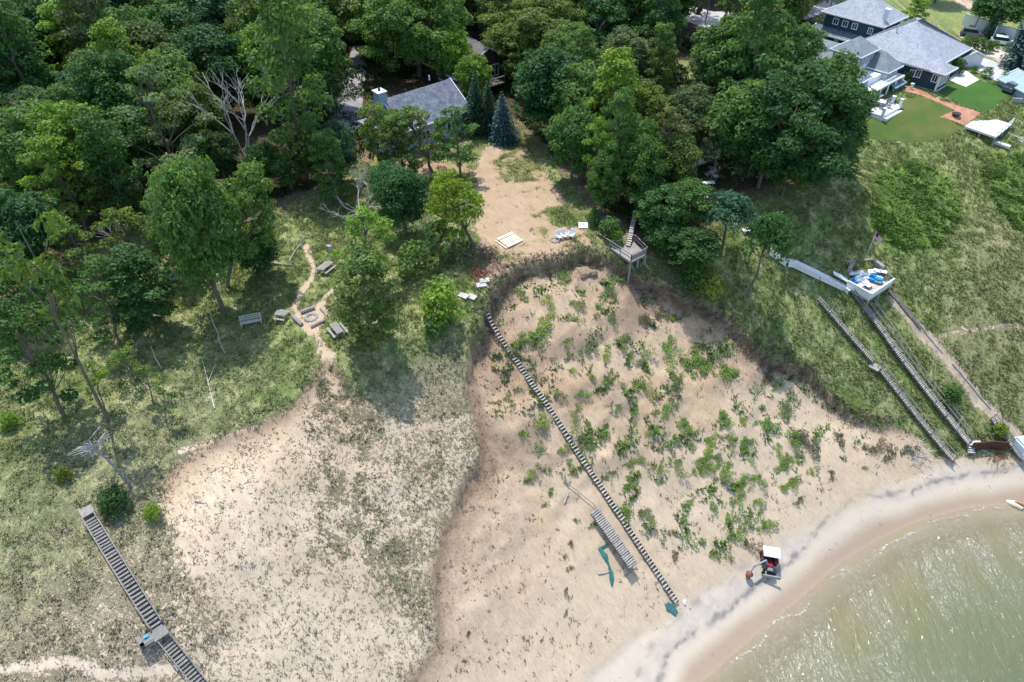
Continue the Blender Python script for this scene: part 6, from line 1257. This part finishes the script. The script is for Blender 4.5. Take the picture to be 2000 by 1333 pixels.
for (u, v, h, w) in ((428, 655, 3.6, 'thin grey snag standing below the twin trunked tree'), (316, 720, 3.0, 'thin grey snag left of the long bench'), (1396, 700, 2.6, 'broken grey pipe standing among shrubs in the blowout'), (440, 690, 2.4, 'short grey stick below the thin snag'), (1590, 555, 1.0, 'small marker post on the bank above the older stair')):
    b = G(u, v); m = MB(); m.tube([b - Vector((0, 0, .3)), b + Vector((-.15, 0, h * .5)), b + Vector((-.1, .1, h))], [.07, .05, .03], 6); tag(m.build('snag', M['deadwood']), w, 'post' if 'p' in w[:12] and 'snag' not in w else 'snag')
# ------------------------------------------------------------------ yard objects
def boards_stack():
    c = G(995, 472); X = (G(1018, 474) - G(992, 487)); X.z = 0; X.normalize(); Y = Vector((-X.y, X.x, 0)); r = thing('board_stack', 'stack of new cream coloured boards lying on the bare yard', 'boards', c)
    for i, (y0, y1) in enumerate(((-1.15, -.62), (-.55, .0), (.02, .55), (.68, 1.15))): m = MB(); m.frame(c - X * 1.15 + Y * y0 + Vector((0, 0, .15 + .03 * i)), X * 2.4, Y * (y1 - y0 - .03), (0, 0, .12)); m.build('board', M['newboard'], r)
    m = MB(); m.frame(c - X * 1.45 - Y * 1.15 + Vector((0, 0, .1)), X * .2, Y * 2.2, (0, 0, .1)); m.build('bearer', M['newboard'], r)
boards_stack()
for i, (u, v, rz, w) in enumerate(((1093, 468, .5, 'left'), (1101, 466, .2, 'middle'), (1115, 465, -.5, 'right'))): p = G(u, v); chair(p.x, p.y, p.z, rz + .1, M['whiteplastic'], 'white garden chair, %s of three on the bare yard' % w, group='white garden chairs on the bare yard', sc=1.0)
c = G(1083, 470); r = thing('fire_ring', 'dark little fire pit left of the white garden chairs', 'fire ring', c)
for k in range(8): a = k * .785; m = MB(); p = c + Vector((math.cos(a) * .5, math.sin(a) * .5, .08)); m.tube([p - Vector((0, 0, .1)), p, p + Vector((0, 0, .1))], [.15, .18, .1], 6); m.build('stone', M['stone'], r)
c = G(1139, 445); r = thing('game_board', 'small white sloping game board at the yard edge', 'game board', c); m = MB(); m.frame(c + Vector((-.6, -.3, .1)), (1.2, 0, 0), (0, .9, .28), (0, -.02, .05)); m.build('board', M['whiteplastic'], r); m = MB(); m.tube([c + Vector((0, .3, .35)), c + Vector((0, .3, .38))], .12, 10); m.build('hole_rim', M['steel'], r)
for i, (u, v, w) in enumerate(((905, 578, 'lowest left'), (921, 580, 'lowest right'), (940, 557, 'third'), (946, 548, 'topmost'))):
    p = G(u, v, .12); m = MB(); m.box(p, (1.15, .8, .16), -.55 if i < 2 else .2); tag(m.build('step_slab', M['palewood']), 'flat grey step slab, %s of four by the stair top' % w, 'step', 'step slabs by the stair top')
def brushpile(u, v, n, R_, label, m_, h=.8):
    c = G(u, v); m = MB(); q = random.Random(int(u))
    for k in range(n): a = Vector((c.x + q.gauss(0, R_), c.y + q.gauss(0, R_), 0)); a.z = tz(a.x, a.y); m.tube([a, a + Vector((q.uniform(-.7, .7), q.uniform(-.7, .7), q.uniform(.1, h)))], [.04, .02], 4)
    tag(m.build('brush_pile', m_), label, None, None, 'stuff')
brushpile(945, 505, 260, 1.3, 'heap of dry purplish brush at the left edge of the bare yard', M['dry']); brushpile(935, 538, 120, .7, 'heap of rust coloured dead brush above the step slabs', M['debris'], .6); brushpile(1790, 892, 90, .9, 'tangle of bleached driftwood beside the older stair foot', M['deadwood'], .5)
c = G(1150, 540, .0); m = MB(); q = random.Random(2)
for k in range(9): a = c + Vector((-.9 + k * .22, -.3 + k * .09, .1)); m.tube([a + Vector((0, 0, -.3)), a + Vector((q.uniform(-.1, .1), 0, q.uniform(.0, .15))), a + Vector((0, q.uniform(-.1, .1), q.uniform(.2, .4)))], [q.uniform(.25, .35), q.uniform(.2, .36), .1], 7)
tag(m.build('turf_block', M['dry']), 'grey fallen block lying near the top of the blowout', 'fallen block')
# rocky steps in the grove
q = random.Random(9)
ORD = ['topmost', 'second', 'third', 'fourth', 'fifth', 'sixth', 'seventh', 'eighth', 'ninth', 'tenth', 'eleventh', 'twelfth', 'thirteenth', 'fourteenth']
for k in range(14):
    u, v = 1392 + q.uniform(-14, 14), 300 + k * 3.6; c = G(u, v); s_ = q.uniform(.3, .6); m = MB(); m.tube([c - Vector((0, 0, .1)), c + Vector((0, 0, s_ * .5)), c + Vector((.05, 0, s_ * .9))], [s_ * .9, s_, s_ * .45], 7); tag(m.build('boulder', M['stone'], smooth=False), '%s pale boulder from the top of the rocky bank left of the biggest oak' % ORD[k], 'boulder', 'boulders of the rocky bank')
for (u, v, w) in ((1384, 357, 'white bench board below the rocky bank'), (1462, 449, 'white lounger behind the round topped young tree'), (1372, 388, 'white board half hidden by the bluish young tree')):
    p = G(u, v, .35); r = thing('lounger', w, 'bench', p); m = MB(); m.box(p, (1.7, .7, .1), .2); m.build('seat', M['whiteplastic'], r); m = MB(); m.box(p - Vector((.6, .1, .2)), (.1, .6, .35), .2); m.box(p + Vector((.6, .1, -.2)), (.1, .6, .35), .2); m.build('leg', M['whiteplastic'], r)
# ------------------------------------------------------------------ beach objects
def tractor():
    c = G(1499, 1104); r = thing('tractor', 'small red tractor with white canopy and a grey digging arm on the beach', 'tractor', c); rz = R(-12); X = Vector((math.cos(rz), math.sin(rz), 0)); Y = Vector((-X.y, X.x, 0)); q = lambda a, b, z: c + (X * a + Y * b + Vector((0, 0, z))) * .76   # forward is -Y
    b = MB(); b.frame(q(-.34, -1.0, .55), X * .6, Y * .85, (0, 0, .5)); b.frame(q(-.28, -.95, 1.0), X * .48, Y * .75, (0, 0, .1)); b.build('hood', M['redpaint'], r); b = MB(); b.frame(q(-.36, -1.6, .5), X * .62, Y * .5, (0, 0, .42)); b.build('grille', M['wicker'], r)
    b = MB(); b.frame(q(-.3, -1.6, .35), X * .6, Y * 3.0, (0, 0, .3)); b.frame(q(-.75, -.05, .5), X * 1.5, Y * 1.1, (0, 0, .12)); b.frame(q(-.34, -1.78, .45), X * .68, Y * .1, (0, 0, .6)); b.build('chassis', M['black'], r)
    for s_ in (-1, 1):
        w = MB(); w.tube([q(s_ * .72, .55, .62), q(s_ * 1.12, .55, .62)], .62, 18); ww = w.build('wheel', M['black'], r); h = MB(); h.tube([q(s_ * 1.1, .55, .62), q(s_ * 1.15, .55, .62)], .3, 12); h.build('rim', M['whiteplastic'], ww)
        w = MB(); w.tube([q(s_ * .6, -1.25, .4), q(s_ * .95, -1.25, .4)], .4, 16); ww = w.build('wheel', M['black'], r); h = MB(); h.tube([q(s_ * .94, -1.25, .4), q(s_ * .98, -1.25, .4)], .2, 12); h.build('rim', M['whiteplastic'], ww)
        f = MB(); f.frame(q(s_ * .92 - .22, .0, 1.22), X * .44, Y * 1.15, (0, 0, .07)); f.frame(q(s_ * .92 - .22, -.12, .85), X * .44, Y * .12, (0, 0, .44)); f.build('fender', M['redpaint'], r)
        for y_ in (.05, 1.3): p = MB(); p.beam(q(s_ * .68, y_, .6), q(s_ * .68, y_, 2.25), .07); p.build('canopy_post', M['black'], r)
    k = MB(); k.frame(q(-1.05, -.05, 2.25), X * 1.8, Y * 1.3, (0, 0, .07)); k.frame(q(-.95, .05, 2.33), X * .72, Y * 1.1, (0, 0, .05)); k.frame(q(.15, .05, 2.33), X * .72, Y * 1.1, (0, 0, .05)); k.build('canopy', M['whiteplastic'], r)
    s = MB(); s.frame(q(-.27, .5, .95), X * .54, Y * .5, (0, 0, .12)); s.frame(q(-.27, .95, 1.0), X * .54, Y * .12, (0, 0, .5)); s.build('seat', M['black'], r); st = MB(); st.tube([q(0, .1, 1.1), q(0, .22, 1.4)], .03, 6); st.tube([q(0, .2, 1.39), q(0, .23, 1.42)], .2, 14); st.build('steering_wheel', M['black'], r)
    T1, T2 = G(1474, 1106, 1.9), G(1463, 1124, .6); m = MB(); m.beam(q(-.3, -.75, 1.2), q(-.85, -.8, 2.3), .2, .22); m.beam(q(-.85, -.8, 2.3), T1, .17, .22); m.build('boom', M['steel'], r); m = MB(); m.beam(T1, T2 + Vector((0, 0, .55)), .14, .18); m.build('dipper', M['steel'], r)
    g = MB(); g.tube([T2 + Vector((0, 0, .6)), T2 + Vector((0, 0, .3)), T2 + Vector((-.1, 0, -.1))], [.2, .42, .3], 9); [g.beam(T2 + Vector((math.cos(a) * .3, math.sin(a) * .3, .2)), T2 + Vector((math.cos(a) * .2, math.sin(a) * .2, -.5)), .07) for a in (0, 1.2, 2.4, 3.6, 4.8)]; g.build('grapple', M['debris'], r)
    l = MB(); l.beam(q(-.9, .1, .3), q(-1.35, .9, 1.9), .3, .06); l.build('side_guard', M['rust'], r)
    bl = MB(); bl.frame(q(-.9, -2.2, .12), X * 1.9, Y * .12, (0, 0, .45)); bl.build('blade', M['steel'], r); ar = MB(); ar.beam(q(-.3, -1.6, .4), q(-.4, -2.1, .3), .1); ar.beam(q(.3, -1.6, .4), q(.4, -2.1, .3), .1); ar.build('blade_arm', M['steel'], r)
tractor()
def net(pxs, w, label, seed):
    q = random.Random(seed); P = [G(u, v) for u, v in pxs]; m = MB(); rows = []
    for i, p in enumerate(P):
        d = (P[min(i + 1, len(P) - 1)] - P[max(i - 1, 0)]); d.z = 0; d.normalize(); n_ = Vector((-d.y, d.x, 0)); ww = w[i]; row = []
        for k in range(6): x = p + n_ * ww * (k / 5 - .5) + d * q.uniform(-.15, .15); x.z = tz(x.x, x.y) + .08 + q.uniform(0, .22) * (0 < k < 5); row.append(len(m.v)); m.v.append(tuple(x))
        rows.append(row)
    for a, b in zip(rows, rows[1:]):
        for k in range(5): m.f.append((a[k], a[k + 1], b[k + 1], b[k]))
    n0 = len(m.v); m.v += [(x, y, z - .05) for x, y, z in m.v]; m.f += [tuple(i + n0 for i in f)[::-1] for f in list(m.f)]
    tag(m.build('netting', M['netting'], smooth=True), label, 'netting')
net([(1301, 1180), (1306, 1187), (1313, 1191), (1320, 1199)], [.5, .9, .8, .6], 'crumpled teal netting bundle at the foot of the long stair', 2)
net([(1186, 1066), (1172, 1072), (1182, 1088), (1188, 1102), (1193, 1118), (1195, 1132), (1195, 1144)], [.3, .45, .65, .2, .45, .5, .25], 'long teal netting strip left of the stranded stair section', 3)
for (u, v, w) in ((1336, 1176, 'white scrap beside the foot of the long stair'), (1199, 807, 'white scrap on the sand in the upper blowout')): p = G(u, v, .05); m = MB(); m.box(p, (.18, .55, .08), .3); m.box(p + Vector((.1, .1, .05)), (.2, .25, .06), .9); tag(m.build('litter', M['whiteplastic']), w, 'litter')
wall_run('retaining_wall', 'dark rusty sheet wall at the back of the beach below the right bank', 'retaining wall', [(1893, 882), (1915, 880), (1930, 878), (1962, 880)], 1.5, M['rust'], .15)
m = MB(); p = G(1904, 868, .2); m.box(p, (1.7, .7, .25), 0); m.box(p + Vector((.3, .2, .15)), (1.0, .5, .1), .1); tag(m.build('concrete_slab', M['concrete']), 'broken pale concrete slab above the rusty wall', 'slab')
brushpile(1950, 888, 80, .6, 'rust brown roots and rubble below the rusty wall', M['debris'], .3)
m = MB(); p = G(1998, 878); m.box(p + Vector((0, 0, .7)), (2.6, 2.2, 1.4), .2); m.box(p + Vector((0, 0, 1.5)), (2.2, 1.8, .3), .2); m.box(p + Vector((.1, -1.2, .35)), (2.4, .5, .7), .3); tag(m.build('covered_box', M['tarp']), 'box under a pale blue tarp at the right frame edge above the beach', 'covered box')
for i, (pts, w) in enumerate((([(1965, 978), (1978, 985), (1995, 994)], 'pale yellow half sunk hull tip in the shallows at the right edge'),)):
    P = [G(u, v) for u, v in pts]; P = [Vector((p.x, p.y, .12)) for p in P]; m = MB(); m.tube(P, [.18, .42, .38], 12); r = thing('kayak', w, 'kayak', P[0]); m.build('hull', M['yellowlog'], r); t = MB(); t.tube([P[1] + Vector((0, 0, .38)), P[2] + Vector((0, 0, .36))], [.1, .2], 8); t.build('cockpit_rim', M['debris'], r)
tufts('beach_debris', 'dark specks of wrack and pebbles scattered along the beach', 2600, lambda x, y: (1 - inside(x, y, waterpoly)) * np.exp(-((pdist(x, y, shore) - 7.5) / 3.0) ** 2) * sst(.4, .6, fbm(x * .4, y * .4, 401)), .02, .07, grassmat('wrack', (.05, .05, .05), (.10, .09, .08), (.25, .22, .2)), 31, 5, 1, 1.6, keepz=(.35, 3.5))
